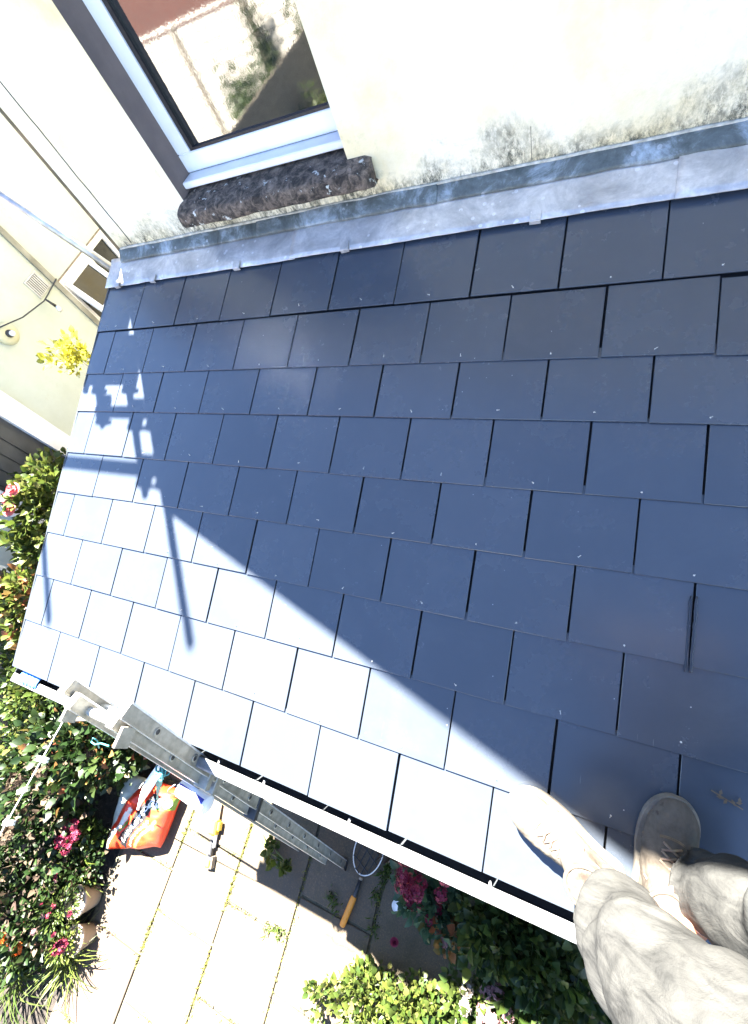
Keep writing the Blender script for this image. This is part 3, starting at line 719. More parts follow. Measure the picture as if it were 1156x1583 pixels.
# blue cloth stuffed in the gutter end
def cl(u, t):
    x = .045 + u*.155; y = GY+.03 - t*.075
    return (x, y, GZ+.006 + .012*noi(x*40, y*40) + .006*math.sin(x*220))
v, f = grid(cl, 20, 8); m = MB(); m.raw(v, f); o = m.build('blue_cloth', pm('blue rag', (.05, .20, .55), (.03, .12, .38), rough=.8, scale=40), None, True)
mo = o.modifiers.new('s', 'SOLIDIFY'); mo.thickness = .004
tag(o, 'blue ridged plastic offcut lying in the left end of the gutter', 'offcut')

# ------------------------------------------------------------------ compost bag on the ground
bag = tag(empty('compost_bag', (-.6, -2.9, 0)), 'slumped red and white compost bag beside the flower bed', 'bag')
BC = [Vector((-.86, -3.24, 0)), Vector((-.30, -3.03, 0)), Vector((-.30, -2.585, 0)), Vector((-.98, -2.67, 0))]
NU, NV = 84, 66
def bagp(u, v, top=1):
    p = (BC[0]*(1-u)+BC[1]*u)*(1-v) + (BC[3]*(1-u)+BC[2]*u)*v
    bulge = (max(0, 1-(2*u-1)**4)*max(0, 1-(2*v-1)**4))**.5
    pin = .35 + .65*u
    fold = .016*math.sin((u*3.0-v*1.2)*6.5 + 2*noi(u*3, v*3, 8))*max(0, 1-u*1.5) + .013*noi(u*4, v*4, 3) + .008*noi(u*9, v*11, 9)
    h = .10 + .15*bulge*pin + fold*(bulge**.4)
    p = p + Vector((0.02*noi(u*4, v*4, 1), .02*noi(u*4, v*4, 2), 0))
    if top < 0: h = max(.012, .10 - .09*bulge)
    return Vector((p.x, p.y, h))
vt_, ft_ = grid(lambda u, v: bagp(u, v), NU, NV); vb_, fb_ = grid(lambda u, v: bagp(u, v, -1), NU, NV)
m = MB(); m.raw(vt_, ft_); m.raw(vb_, [q[::-1] for q in fb_])
LA = Vector((.36, .06)); LB = Vector((.78, .80)); LD = (LB-LA).normalized(); LLn = (LB-LA).length
for j in range(NV):
    for i in range(NU):
        u = (i+.5)/NU; v = (j+.5)/NV; k = 0
        r_ = Vector((u, v)) - LA; a_ = r_.dot(LD); pp = r_.x*(-LD.y) + r_.y*LD.x    # + to the left of the lettering
        wv = .05*noi(u*5, v*5, 4)
        if pp > .38 + wv: k = 1
        if .20 < pp < .27 + wv*2 and a_ < .45: k = 1
        if .15 < pp < .19 and .12 < a_ < .3: k = 2
        if .60 < v - .10*(u-.8) < .83 and pp < -.085: k = 2
        if -.10 < pp < .105 and 0 < a_ < LLn + .02: k = 3
        if -.27 < pp < -.225 and .1 < a_ < .62 and v < .55: k = 4
        m.m[j*NU+i] = k
RED = pm('red printed plastic', (.62, .045, .012), (.50, .03, .01), rough=.32, scale=6, bstr=.2, bscale=26, bdist=.01)
WHT = pm('white printed plastic', (.62, .62, .54), (.50, .52, .40), rough=.32, scale=10, bstr=.2, bscale=26, bdist=.01)
GRN = pm('green printed plastic', (.13, .24, .03), rough=.35); BLK = pm('black printed plastic', (.006, .006, .007), rough=.6); YEL = pm('orange print', (.75, .36, .08), rough=.35)
m.build('sack', [RED, WHT, GRN, BLK, YEL], bag, True)
def surf_text(txt, u0, v0, du, dv, hgt, mat, name):
    """printed lettering that follows the sack surface; (du,dv) is the run of the whole word"""
    cu = D.curves.new('t', 'FONT'); cu.body = txt; cu.size = 1; cu.align_x = 'LEFT'; cu.resolution_u = 3; cu.offset = .018
    ot = D.objects.new('t', cu); COL.objects.link(ot)
    dg = bpy.context.evaluated_depsgraph_get(); me0 = ot.evaluated_get(dg).to_mesh()
    vs = [v_.co.copy() for v_ in me0.vertices]; fs_ = [tuple(p.vertices) for p in me0.polygons]
    L_ = max(q.x for q in vs)
    ot.evaluated_get(dg).to_mesh_clear(); D.objects.remove(ot)
    out = []; nl = math.hypot(du, dv)
    for q in vs:
        t = q.x/L_; s_ = q.y*hgt
        out.append(bagp(min(max(u0+du*t-dv/nl*s_, 0), 1), min(max(v0+dv*t+du/nl*s_, 0), 1)) + Vector((0, 0, .008)))
    mm = MB(); mm.raw(out, fs_); return mm.build(name, mat, bag)
WT = pm('white ink', (.8, .8, .78), rough=.4, bstr=0)
surf_text('Levington', .432, .075, .36, .645, .165, WT, 'lettering')
for q in range(9):                                                # a second, illegible line of small print
    a_ = .10 + q*.055; c = LA + LD*a_ + Vector((LD.y, -LD.x))*.165
    V = [bagp(c.x + LD.x*x_ + LD.y*y_, c.y + LD.y*x_ - LD.x*y_) + Vector((0, 0, .007)) for x_, y_ in ((-.018, -.02-.006*(q % 3)), (.018, -.014), (.016, .018), (-.014, .022))]
    mm = MB(); mm.raw(V, [(3, 2, 1, 0)]); mm.build('small_print', WT, bag)
for u_ in (.74, .845, .945):
    v_ = .715 + .10*(u_-.8)
    V = [bagp(min(u_ + .042*math.cos(t), 1), v_ + .085*math.sin(t)) + Vector((0, 0, .007)) for t in np.linspace(0, 6.283, 15)[:-1]]
    mm = MB(); mm.raw([bagp(u_, v_) + Vector((0, 0, .009))] + V, [(0, i+1, (i+1) % 14+1) for i in range(14)]); mm.build('badge', WT, bag)
    mm = MB(); mm.raw([bagp(u_ + r_*math.cos(t), v_ + r_*1.6*math.sin(t)) + Vector((0, 0, .0105)) for r_ in (.009, .019) for t in np.linspace(0, 6.283, 11)[:-1]], [(i, (i+1) % 10, (i+1) % 10+10, i+10) for i in range(10)]); mm.build('badge_print', GRN, bag)

# ------------------------------------------------------------------ net and garden tool on the paving
net = tag(empty('landing_net', (1.44, -2.6, 0)), 'hand net with black mesh, pale hoop and orange handle on the paving', 'net')
hc = Vector((1.452, -2.43, .035)); ha = Vector((.112, 0, 0)); hb = Vector((.018, .160, 0))
rim = [hc + ha*math.cos(t) + hb*math.sin(t) + Vector((0, 0, .01*math.sin(t))) for t in np.linspace(0, 2*math.pi, 49)]
m = MB(); m.tube(rim, .0042, 8, False); m.build('hoop', pm('pale coated wire', (.85, .82, .76), rough=.5, bstr=0), net, True)
m = MB()
for fam in (0, 1):
    for i in range(-2, 4):
        pts = []
        for t in np.linspace(-1, 1, 30):
            a = (i*.40 - .18 + .06*math.sin(i*3+fam)); bb = t*1.35
            if fam == 0: x, y = a + .45*bb*.5, bb
            else: x, y = bb, a*1.1 - .55*bb*.6
            if x*x+y*y > .98: continue
            rr = math.sqrt(x*x+y*y)
            pts.append(hc + ha*x + hb*y + Vector((0, 0, -.026*(1-rr**2) + .004*math.sin(9*x+5*y))))
        if len(pts) > 2: m.tube(pts, .0040, 5)
m.build('mesh', MT['dark'], net, True)
h0 = Vector((1.443, -2.60, .03)); h1 = Vector((1.427, -2.71, .03)); h2 = Vector((1.385, -2.915, .024))
m = MB(); m.tube([h0, h0.lerp(h1, .15)], [.013, .014], 12); m.build('ferrule', MT['timber'], net, True)
m = MB(); m.tube([h0.lerp(h1, .15), h1, h1.lerp(h2, .06)], [.013, .015, .019], 12); m.build('collar', MT['dark'], net, True)
m = MB(); m.tube([h1.lerp(h2, .03), h1.lerp(h2, .14), h1.lerp(h2, .5), h1.lerp(h2, .96), h2], [.016, .0225, .0225, .0215, .018], 14); m.build('grip', pm('orange foam grip', (.72, .27, .03), (.62, .22, .02), rough=.55, scale=20), net, True)

tool = tag(empty('garden_tool', (.12, -2.8, 0)), 'yellow and black long-handled garden tool lying on the sunlit paving', 'garden tool')
YL = pm('yellow plastic', (.72, .50, .03), (.62, .42, .03), rough=.4, bstr=.05)
t0 = Vector((.055, -2.50, .05)); t1 = Vector((.18, -3.0, .05)); td = (t1-t0).normalized(); ts = Vector((-td.y, td.x, 0))
def tp(a, s_=0, z=0): return t0 + (t1-t0)*a + ts*s_ + Vector((0, 0, z))
m = MB(); m.tube([tp(0), tp(.34, 0, .01), tp(.50)], [.012, .014, .018], 10); m.build('shaft', MT['alubright'], tool, True)
M_ = Matrix(((td.x, ts.x, 0, 0), (td.y, ts.y, 0, 0), (0, 0, 1, 0), (0, 0, 0, 1)))
def mt(a, s_=0, z=0): return Matrix.Translation(tp(a, s_, z)) @ M_
MB().cbox(-.05, .05, -.036, .03, -.03, .045, .012, mt(.48)).build('motor_housing', YL, tool)
MB().cbox(-.03, .03, .031, .055, -.02, .03, .006, mt(.46)).build('side_guard', YL, tool)
MB().cbox(-.10, .10, -.018, .012, -.02, .02, .006, mt(.70)).build('arm', MT['dark'], tool)
MB().cbox(-.045, .045, .013, .024, -.02, .016, .004, mt(.66)).build('label_plate', MT['pvc'], tool)
MB().cbox(-.04, .04, -.036, .032, -.045, .02, .010, mt(.94)).build('foot_block', MT['timber'], tool)
MB().cbox(-.022, .026, -.024, .022, .021, .034, .004, mt(.94)).build('yellow_pad', YL, tool)
# fallen white petal
def pet(u, v): 
    a = (u-.5)*2; return (1.735 + .030*a*math.sin(math.pi*min(v*1.05, 1))**.6, -2.70 + v*.085, .012 + .012*a*a + .012*math.sin(v*3))
v, f = grid(pet, 8, 10); m = MB(); m.raw(v, f); o = m.build('fallen_petal', pm('white petal', (.82, .80, .78), rough=.6, bstr=.1), None, True); mo = o.modifiers.new('s', 'SOLIDIFY'); mo.thickness = .0015
tag(o, 'single fallen white petal lying on the shaded slab', 'petal')
dh = tag(empty('dry_twig', RF(2.995, 1.452, 0)), 'small dry twig with withered leaves lying on a shaded slate', 'twig')
m = MB(); c0 = RF(2.995, 1.452, .004)
m.tube([c0 + Vector((-.03, .01, .001)), c0, c0 + Vector((.035, -.012, 0))], .0016, 5); m.build('twig_stem', MT['stem'], dh)
for k in range(7):
    a_ = k*1.3; p_ = c0 + Vector((-.02+.008*k, .004*math.sin(k*2), .001)); e_ = p_ + Vector((.014*math.cos(a_), .016*math.sin(a_), .003)); w_ = Vector((-math.sin(a_), math.cos(a_), .1))*.004
    mm = MB(); mm.raw([p_, (p_+e_)/2+w_, e_, (p_+e_)/2-w_], [(0, 1, 2, 3)]); mm.build('withered_leaf', MT['stem'], dh)
# ------------------------------------------------------------------ plants
def leaf_arrays(pos, nrm, lng, wid, droop=.25, fold=.18):
    """8-vertex folded leaves; pos Nx3 base points, nrm Nx3 growth directions"""
    n = len(pos); d = nrm/np.linalg.norm(nrm, axis=1, keepdims=True)
    rv = rng.normal(size=(n, 3)); up = np.array([0, 0, 1.0]) + .55*rv
    s = np.cross(d, up); s /= np.linalg.norm(s, axis=1, keepdims=True)+1e-9
    u = np.cross(s, d)
    L = lng[:, None]; Wd = wid[:, None]
    def pt(a, b, c): return pos + d*L*a + s*Wd*b + u*L*c
    P = np.stack([pt(0, 0, 0), pt(.16, -.55, fold*.4), pt(.16, .55, fold*.4), pt(.18, 0, .02), pt(.42, -1.0, fold*.6-droop*.1), pt(.42, 1.0, fold*.6-droop*.1), pt(.45, 0, -.02-droop*.1),
                  pt(.74, -.66, fold*.35-droop*.45), pt(.74, .66, fold*.35-droop*.45), pt(.76, 0, -droop*.5), pt(1, 0, -droop)], 1)
    F = np.array([(0, 3, 1), (0, 2, 3), (7, 9, 10), (9, 8, 10)]); Q = np.array([(1, 3, 6, 4), (3, 2, 5, 6), (4, 6, 9, 7), (6, 5, 8, 9)])
    base = (np.arange(n)*11)[:, None, None]
    return P.reshape(-1, 3), (F[None]+base).reshape(-1, 3), (Q[None]+base).reshape(-1, 4)
def leaf_obj(name, pos, nrm, lng, wid, mat, parent, kind='stuff', **kw):
    P, T, Q = leaf_arrays(np.array(pos), np.array(nrm), np.array(lng), np.array(wid), **kw)
    m = MB(); m.v = [tuple(p) for p in P]; m.f = [tuple(int(i) for i in t) for t in T] + [tuple(int(i) for i in t) for t in Q]; m.m = [0]*len(m.f)
    o = m.build(name, mat, parent, True)
    if kind: o['kind'] = kind
    return o
def clump_points(c, r, n, shell=.45):
    p = rng.normal(size=(n, 3)); p /= np.linalg.norm(p, axis=1, keepdims=True)
    rad = rng.random(n)**shell
    q = p*rad[:, None]*np.array(r) + np.array(c); return q, p
def florets(center, R, n, size, mat, parent, name='flower_head', flat=.6):
    V = []; Fc = []
    c = np.array(center)
    for i in range(n):
        d = rng.normal(size=3); d[2] = abs(d[2])*flat + .1; d /= np.linalg.norm(d)
        p = c + d*R*rng.uniform(.6, 1.0)*np.array([1, 1, .75])
        a = np.cross(d, rng.normal(size=3)); a /= np.linalg.norm(a); b = np.cross(d, a)
        k0 = len(V); np_ = 5; s = size*rng.uniform(.7, 1.2); V.append(tuple(p))
        for k in range(np_):
            t = 2*math.pi*k/np_; t2 = t+.55; t3 = t-.55
            for tt, rr, hh in ((t3, .8, .15), (t, 1.1, .35), (t2, .8, .15)):
                V.append(tuple(p + (a*math.cos(tt) + b*math.sin(tt))*s*rr + d*s*hh))
            j = k0+1+k*3; Fc.append((k0, j, j+1)); Fc.append((k0, j+1, j+2))
    m = MB(); m.raw(V, Fc); return m.build(name, mat, parent)
def rose(center, R, mat, parent, nrm=(0.3, -.2, 1)):
    V = []; Fc = []; c = Vector(center); up = Vector(nrm).normalized(); a = up.cross(Vector((1, .3, 0))).normalized(); b = up.cross(a)
    for ring, (rr, tilt, np_) in enumerate(((.28, 1.3, 4), (.5, 1.0, 5), (.75, .65, 6), (1.0, .25, 7))):
        for k in range(np_):
            t = 2*math.pi*k/np_ + ring*.6; hw = math.pi/np_*1.25
            g = []
            for j in range(4):
                for i in range(4):
                    tt = t + (i/3-.5)*2*hw*(1-.25*(j/3)**2); rad = R*rr*(j/3)*math.cos(tilt*.5) + R*.06
                    h = R*.75*math.sin(tilt)*(j/3) - R*.12*(j/3)**2*(1 if ring > 1 else 0) + random.uniform(-.03, .03)*R
                    g.append(tuple(c + (a*math.cos(tt)+b*math.sin(tt))*rad + up*h))
            k0 = len(V); V += g; Fc += [(k0+j*4+i, k0+j*4+i+1, k0+j*4+i+5, k0+j*4+i+4) for j in range(3) for i in range(3)]
    m = MB(); m.raw(V, Fc); return m.build('bloom', mat, parent, True)
LG_DARK = leafmat('dark green leaf', [(.007, .020, .004), (.014, .034, .007), (.026, .050, .011), (.010, .023, .006), (.040, .060, .015)])
LG_MID = leafmat('mid green leaf', [(.024, .048, .009), (.046, .074, .014), (.066, .086, .017), (.03, .055, .011)])
LG_YEL = leafmat('yellow green leaf', [(.06, .088, .014), (.105, .125, .022), (.045, .078, .013), (.14, .135, .038)])
LG_GOLD = leafmat('golden leaf', [(.38, .34, .03), (.28, .30, .04), (.42, .36, .06)])
LG_DRY = leafmat('dry papery leaf', [(.085, .058, .036), (.055, .036, .024), (.12, .09, .055), (.04, .022, .017)], .8, .3)
LG_RED = leafmat('reddish leaf', [(.18, .05, .03), (.22, .12, .04), (.10, .10, .025), (.28, .10, .05)])
LG_BLUE = leafmat('blue green leaf', [(.03, .07, .035), (.06, .11, .06), (.04, .09, .04)])
FL_PINK = leafmat('magenta petal', [(.20, .013, .04), (.26, .03, .07), (.15, .009, .028)], .6, .3)
FL_PALE = leafmat('pale pink petal', [(.30, .16, .16), (.36, .22, .21), (.24, .11, .12)], .6, .3)
FL_WHITE = leafmat('white petal', [(.36, .32, .27), (.30, .24, .20)], .6, .3)
FL_CORAL = leafmat('coral petal', [(.68, .14, .14), (.75, .22, .22), (.6, .1, .12)], .6, .3)
FL_ORANGE = leafmat('orange petal', [(.65, .12, .02), (.7, .2, .03)], .6, .3)
def shrub(name, label, cat, base, clumps, mat, leaf=(.05, .02), dens=1.0, group=None, stems=6, up=.35, stem_mat=None, mats2=None, z0=0.0, fname='foliage'):
    root = tag(empty(name, (base[0], base[1], z0)), label, cat, group)
    pos = []; nr = []; alt = []
    for (cx, cy, cz, rx, ry, rz, n) in clumps:
        k = max(5, int(n*dens*.165)); cc, _ = clump_points((cx, cy, cz), (rx, ry, rz), k, .5)
        for sub in cc:                                           # uneven sub-clumps with gaps between them
            q, d = clump_points(sub, np.array([rx, ry, rz])*.30, 8, .5)
            pos.append(q); o_ = (q - np.array([cx, cy, cz-.1]))/np.array([rx, ry, rz]); nr.append(d*.55 + o_*.6 + np.array([0, 0, up]))
    pos = np.concatenate(pos); nr = np.concatenate(nr); nr += rng.normal(size=nr.shape)*.15
    pos[:, 2] = np.maximum(pos[:, 2], z0+.02)
    n = len(pos); sc_ = rng.uniform(.45, 1.35, n)
    if mats2:
        sel = rng.random(n) < mats2[1]
        leaf_obj(fname, pos[sel], nr[sel], leaf[0]*.92*sc_[sel], leaf[1]*.80*sc_[sel], mats2[0], root)
        pos, nr, sc_ = pos[~sel], nr[~sel], sc_[~sel]
    leaf_obj(fname, pos, nr, leaf[0]*.92*sc_, leaf[1]*.80*sc_, mat, root)
    for i in range(stems):
        cl_ = random.choice(clumps); tip = Vector((cl_[0] + random.uniform(-.7, .7)*cl_[3], cl_[1] + random.uniform(-.7, .7)*cl_[4], cl_[2] + random.uniform(-.2, .7)*cl_[5]))
        b0 = Vector((base[0] + random.gauss(0, .04), base[1] + random.gauss(0, .04), z0)); mid = b0.lerp(tip, .5) + Vector((random.gauss(0, .03), random.gauss(0, .03), .04))
        m = MB(); m.tube([b0, mid, tip], [.007, .005, .002], 5); m.build('stem', stem_mat or MT['stem'], root, True)
    return root
def strappy(name, label, cat, base, n, ln, w, mat, spread=.6, group=None, z0=0.0):
    root = tag(empty(name, (base[0], base[1], z0)), label, cat, group); V = []; Fc = []
    for _ in range(n):
        a = random.uniform(0, 6.28); L = ln*random.uniform(.55, 1.15); lean = random.uniform(.2, 1)*spread; ww = w*random.uniform(.6, 1.2)
        p = Vector((base[0]+random.gauss(0, .05), base[1]+random.gauss(0, .05), z0)); el = 1.5 - lean*.3; k0 = len(V); S_ = Vector((-math.sin(a), math.cos(a), 0))
        for i in range(8):
            t = i/7; wv = ww*(1-t**2.2)*(.6+.4*min(1, t*4)) + .0004
            V += [tuple(p-S_*wv), tuple(p+Vector((0, 0, -.15*wv))), tuple(p+S_*wv)]
            el -= lean*.42; p = p + Vector((math.cos(a)*math.cos(el), math.sin(a)*math.cos(el), math.sin(el)))*L/7
        for i in range(7):
            for j in (0, 1): q = k0+i*3+j; Fc.append((q, q+1, q+4, q+3))
    m = MB(); m.raw(V, Fc); o = m.build('blades', mat, root, True); o['kind'] = 'stuff'; return root
def potmesh(x, y, r, h, mat, parent, z=0.0):
    m = MB(); m.lathe([(r*.72, z), (r*.98, z+h*.86), (r*1.06, z+h*.86), (r*1.08, z+h), (r*.94, z+h), (r*.90, z+h*.88), (.01, z+h*.86)], 28, Matrix.Translation((x, y, 0)))
    o = m.build('pot', mat, parent, True); return o

# --- bed at the lower left
s = shrub('broadleaf_shrub', 'dark green rounded-leaf shrub below the ladder top', 'shrub', (-1.25, -2.5), [(-1.2, -2.45, .50, .55, .42, .42, 1500), (-.85, -2.28, .34, .28, .22, .28, 600)], LG_DARK, (.080, .036), 1, mats2=(LG_RED, .10))
s = shrub('broadleaf_shrub', 'yellow-tipped shrub at the left edge beside the gutter end', 'shrub', (-2.05, -1.95), [(-2.05, -1.95, .75, .42, .42, .42, 1100), (-1.75, -2.15, .70, .35, .3, .35, 700)], LG_MID, (.06, .026), 1, mats2=(LG_YEL, .45))
s = shrub('hydrangea', 'hydrangea with faded papery brown heads left of the bag', 'hydrangea', (-1.40, -2.95), [(-1.40, -2.95, .42, .38, .36, .34, 900)], LG_DARK, (.075, .034), 1, mats2=(LG_DRY, .25))
for (x, y, z, R_, mt_) in ((-1.16, -2.80, .66, .075, LG_DRY), (-1.10, -2.66, .66, .07, LG_DRY), (-1.22, -2.70, .78, .08, LG_DRY), (-.98, -2.5, .62, .06, LG_DRY), (-1.42, -2.85, .8, .07, LG_DRY), (-1.3, -3.22, .72, .06, LG_DRY)):
    florets((x, y, z), R_, 46, .020, mt_, s)
s = shrub('geranium', 'magenta geranium flowering against the red bag', 'geranium', (-1.06, -3.16), [(-1.06, -3.16, .22, .17, .16, .16, 300)], LG_MID, (.055, .030), 1, stem_mat=MT['gstem'])
for (x, y, z, R_) in ((-1.02, -3.08, .40, .05), (-.97, -3.14, .38, .05), (-1.05, -3.2, .42, .055), (-1.0, -3.24, .38, .05), (-1.1, -3.1, .40, .045)): florets((x, y, z), R_, 40, .017, FL_PINK, s)
s = shrub('leafy_shrub', 'deep green shrub filling the bed at the left picture edge', 'shrub', (-1.55, -3.55), [(-1.5, -3.5, .42, .5, .5, .40, 1500), (-1.15, -3.75, .30, .35, .35, .28, 700)], LG_DARK, (.065, .026), 1, mats2=(LG_DRY, .22))
s = shrub('leafy_shrub', 'low dark shrub with reddish leaves between bag and pots', 'shrub', (-1.0, -3.45), [(-1.0, -3.4, .22, .22, .24, .18, 520)], LG_DARK, (.05, .02), 1, mats2=(LG_DRY, .15))
strappy('strap_leaf_plant', 'pale green strap-leaved plant arching over the bed below the bag', 'plant', (-1.05, -3.42), 70, .42, .011, LG_YEL, .75)
strappy('grass_clump', 'pale grassy clump spilling from the pot near the bottom left', 'grass', (-.80, -3.98), 120, .40, .0045, LG_YEL, .9)
strappy('grass_clump', 'dark strappy clump at the bottom left corner', 'grass', (-1.25, -4.25), 110, .55, .009, LG_MID, .8)
s = tag(empty('potted_pinks', (-.86, -3.62, 0)), 'buff pot of small pink flowers, upper of the two by the paving', 'potted plant')
potmesh(-.85, -3.60, .105, .20, MT['buffpot'], s)
q, d = clump_points((-.90, -3.63, .32), (.20, .19, .14), 520, .6); leaf_obj('foliage', q, d+np.array([0, 0, .3]), rng.uniform(.02, .05, 520), rng.uniform(.004, .009, 520), LG_MID, s)
for _ in range(11):
    florets((-.90+random.gauss(0, .11), -3.63+random.gauss(0, .11), .42+random.uniform(-.08, .08)), .014, 7, .014, random.choice([FL_PINK, FL_PALE, FL_PALE]), s)
s = tag(empty('potted_pinks', (-.74, -3.83, 0)), 'buff pot with a pink bloom, lower of the two by the paving', 'potted plant')
potmesh(-.735, -3.815, .095, .17, MT['buffpot'], s)
q, d = clump_points((-.78, -3.84, .22), (.15, .13, .09), 260, .6); leaf_obj('foliage', q, d+np.array([0, 0, .3]), rng.uniform(.03, .05, 260), rng.uniform(.006, .012, 260), LG_YEL, s)
for (x, y) in ((-.72, -3.82), (-.76, -3.85)): florets((x, y, .27), .045, 34, .018, FL_PINK, s)
s = tag(empty('potted_orange_plant', (-1.12, -3.98, 0)), 'terracotta pot with orange blooms at the bottom left edge', 'potted plant')
potmesh(-1.10, -3.97, .11, .20, MT['terracotta'], s)
q, d = clump_points((-1.12, -3.98, .30), (.18, .16, .12), 300, .6); leaf_obj('foliage', q, d+np.array([0, 0, .3]), rng.uniform(.03, .06, 300), rng.uniform(.008, .016, 300), LG_DARK, s)
for i in range(5): florets((-1.12+random.gauss(0, .09), -3.98+random.gauss(0, .08), .42), .035, 26, .016, FL_ORANGE, s)
m = MB(); m.tube([(-1.25, -2.30, .75), (-1.05, -2.26, .90), (-.85, -2.20, .88), (-.62, -2.16, .98)], [.022, .020, .016, .010], 8)
s = tag(empty('dry_branch', (-1.25, -2.3, 0)), 'bare dry branch sticking out of the bed beneath the ladder', 'branch'); m.build('branch_wood', MT['timber'], s, True)
s = shrub('leafy_shrub', 'mid green shrub under the ladder top beside the gutter end', 'shrub', (-1.7, -2.3), [(-1.75, -2.35, .45, .4, .35, .4, 900), (-1.9, -2.75, .45, .4, .4, .4, 800)], LG_DARK, (.07, .03), 1, mats2=(LG_YEL, .3))
# --- roses in tall planters along the side passage
def planter(x, y, lx, ly, h, label):
    p = tag(empty('wooden_planter', (x, y, 0)), label, 'planter'); nb_ = int(h/.11)
    for i in range(nb_):
        z = i*.11
        for sg in (-1, 1):
            MB().cbox(-lx/2, lx/2, sg*ly/2-.011, sg*ly/2+.011, z+.002, z+.107, .003, Matrix.Translation((x, y, 0))).build('plank', MT['timber'], p)
            MB().cbox(sg*lx/2-.011, sg*lx/2+.011, -ly/2+.012, ly/2-.012, z+.002, z+.107, .003, Matrix.Translation((x, y, 0))).build('plank', MT['timber'], p)
    MB().box(x-lx/2+.012, x+lx/2-.012, y-ly/2+.012, y+ly/2-.012, h-.12, h-.08).build('soil', MT['soil'], p)
planter(-1.98, -1.04, .34, .30, 1.24, 'tall weathered plank planter against the neighbour wall')
s = shrub('rose_bush', 'yellow-green rose bush with coral blooms above the plank planter', 'rose bush', (-1.95, -.80), [(-1.98, -.64, 1.52, .24, .28, .26, 480), (-1.92, -1.0, 1.42, .20, .18, .20, 300), (-2.05, -.42, 1.62, .2, .2, .18, 200)], LG_YEL, (.075, .036), 1, stems=9, mats2=(LG_MID, .3))
for (x, y, z) in ((-1.98, -.64, 1.78), (-2.16, -.70, 1.70), (-2.05, -.80, 1.68)): rose((x, y, z), .062, FL_CORAL, s)
s = shrub('rose_bush', 'rose bush with a coral bloom and red young leaves at the left edge', 'rose bush', (-1.95, -1.5), [(-1.98, -1.40, 1.24, .26, .26, .22, 520), (-1.9, -1.72, 1.02, .25, .25, .25, 420)], LG_YEL, (.07, .034), 1, stems=8, mats2=(LG_RED, .22))
for (x, y, z) in ((-2.02, -1.43, 1.46), (-2.14, -1.38, 1.44), (-2.08, -1.54, 1.40)): rose((x, y, z), .065, FL_CORAL, s)
s = shrub('golden_sapling', 'golden-leaved sapling tip rising beside the roof verge', 'sapling', (-1.5, .45), [(-1.52, .50, 2.22, .22, .20, .16, 150), (-1.38, .58, 2.10, .16, .14, .12, 80)], LG_GOLD, (.060, .026), 1, stems=7)
s = shrub('climber', 'leafy pale climber at the foot of the neighbour wall by the door', 'climber', (-2.3, -.2), [(-2.28, -.16, 1.35, .14, .16, .22, 200)], LG_YEL, (.06, .028), 1, stems=4)
# --- by the ladder foot and under the eaves
s = shrub('wall_shrub', 'dim green shrub between the gutter and the ladder foot', 'shrub', (.95, -2.08), [(.98, -2.08, .35, .30, .20, .28, 520), (1.12, -2.16, .18, .2, .12, .16, 160)], LG_YEL, (.06, .028), 1)
s = shrub('weed', 'small sunlit weed growing out of a joint beside the ladder', 'weed', (.62, -2.66), [(.72, -2.68, .10, .10, .08, .08, 46), (.86, -2.72, .10, .07, .06, .07, 34)], LG_YEL, (.05, .026), 1, stems=6, stem_mat=MT['gstem'])
s = shrub('dry_grass', 'dry twiggy plant under the gutter beside the net', 'plant', (1.72, -2.35), [(1.70, -2.34, .13, .16, .12, .10, 160)], LG_DRY, (.05, .008), 1, stems=10, stem_mat=MT['timber'])
s = shrub('valerian', 'pink flowering valerian under the gutter in the shade', 'flowering plant', (2.02, -2.42), [(2.0, -2.42, .30, .24, .16, .22, 420)], LG_BLUE, (.06, .026), 1, stem_mat=MT['gstem'])
for i in range(16):
    x, y = 1.93 + random.gauss(0, .085), -2.33 + random.gauss(0, .055)
    florets((x, y, .52+random.uniform(-.06, .10)), .042, 34, .013, FL_PINK if i % 4 else FL_CORAL, s)
for i in range(6): florets((2.06+random.gauss(0, .08), -2.48+random.gauss(0, .04), .40), .032, 26, .012, FL_PINK, s)
s = shrub('young_rose', 'dull bronze-leaved young rose beside the valerian', 'rose', (2.2, -2.55), [(2.18, -2.55, .30, .16, .14, .20, 150)], LG_RED, (.06, .030), 1, stems=8, mats2=(LG_BLUE, .5))
rose((2.13, -2.60, .42), .035, FL_PALE, s); rose((1.80, -2.80, .16), .028, FL_PINK, s)
s = shrub('shade_shrub', 'glossy dark green shrub under the gutter near the leg', 'shrub', (2.55, -2.45), [(2.45, -2.38, .50, .26, .20, .26, 620), (2.72, -2.45, .46, .24, .20, .28, 560), (2.6, -2.62, .28, .3, .2, .2, 420)], LG_MID, (.068, .028), 1.35, mats2=(LG_DARK, .45))
strappy('strap_leaf_plant', 'long dark strap leaves beside the trouser leg', 'plant', (2.95, -2.5), 34, .55, .014, LG_DARK, .6)
s = shrub('privet', 'sunlit yellow-green shrub at the bottom edge of the paving', 'shrub', (1.85, -3.15), [(1.72, -3.12, .20, .24, .16, .18, 520), (2.05, -3.02, .26, .24, .15, .20, 560), (1.95, -3.28, .26, .35, .25, .24, 800), (1.45, -3.27, .10, .18, .14, .09, 150)], LG_YEL, (.045, .020), 1, mats2=(LG_MID, .35))
s = shrub('pale_flower_shrub', 'shrub with pale pink faded flowers at the bottom edge', 'shrub', (2.4, -2.85), [(2.38, -2.84, .24, .24, .16, .20, 460), (2.7, -2.82, .28, .22, .18, .22, 460)], LG_MID, (.05, .022), 1, mats2=(LG_YEL, .3))
for i in range(9): florets((2.42+random.gauss(0, .10), -2.76+random.gauss(0, .05), .42), .035, 26, .015, FL_PALE if i % 3 else FL_WHITE, s)
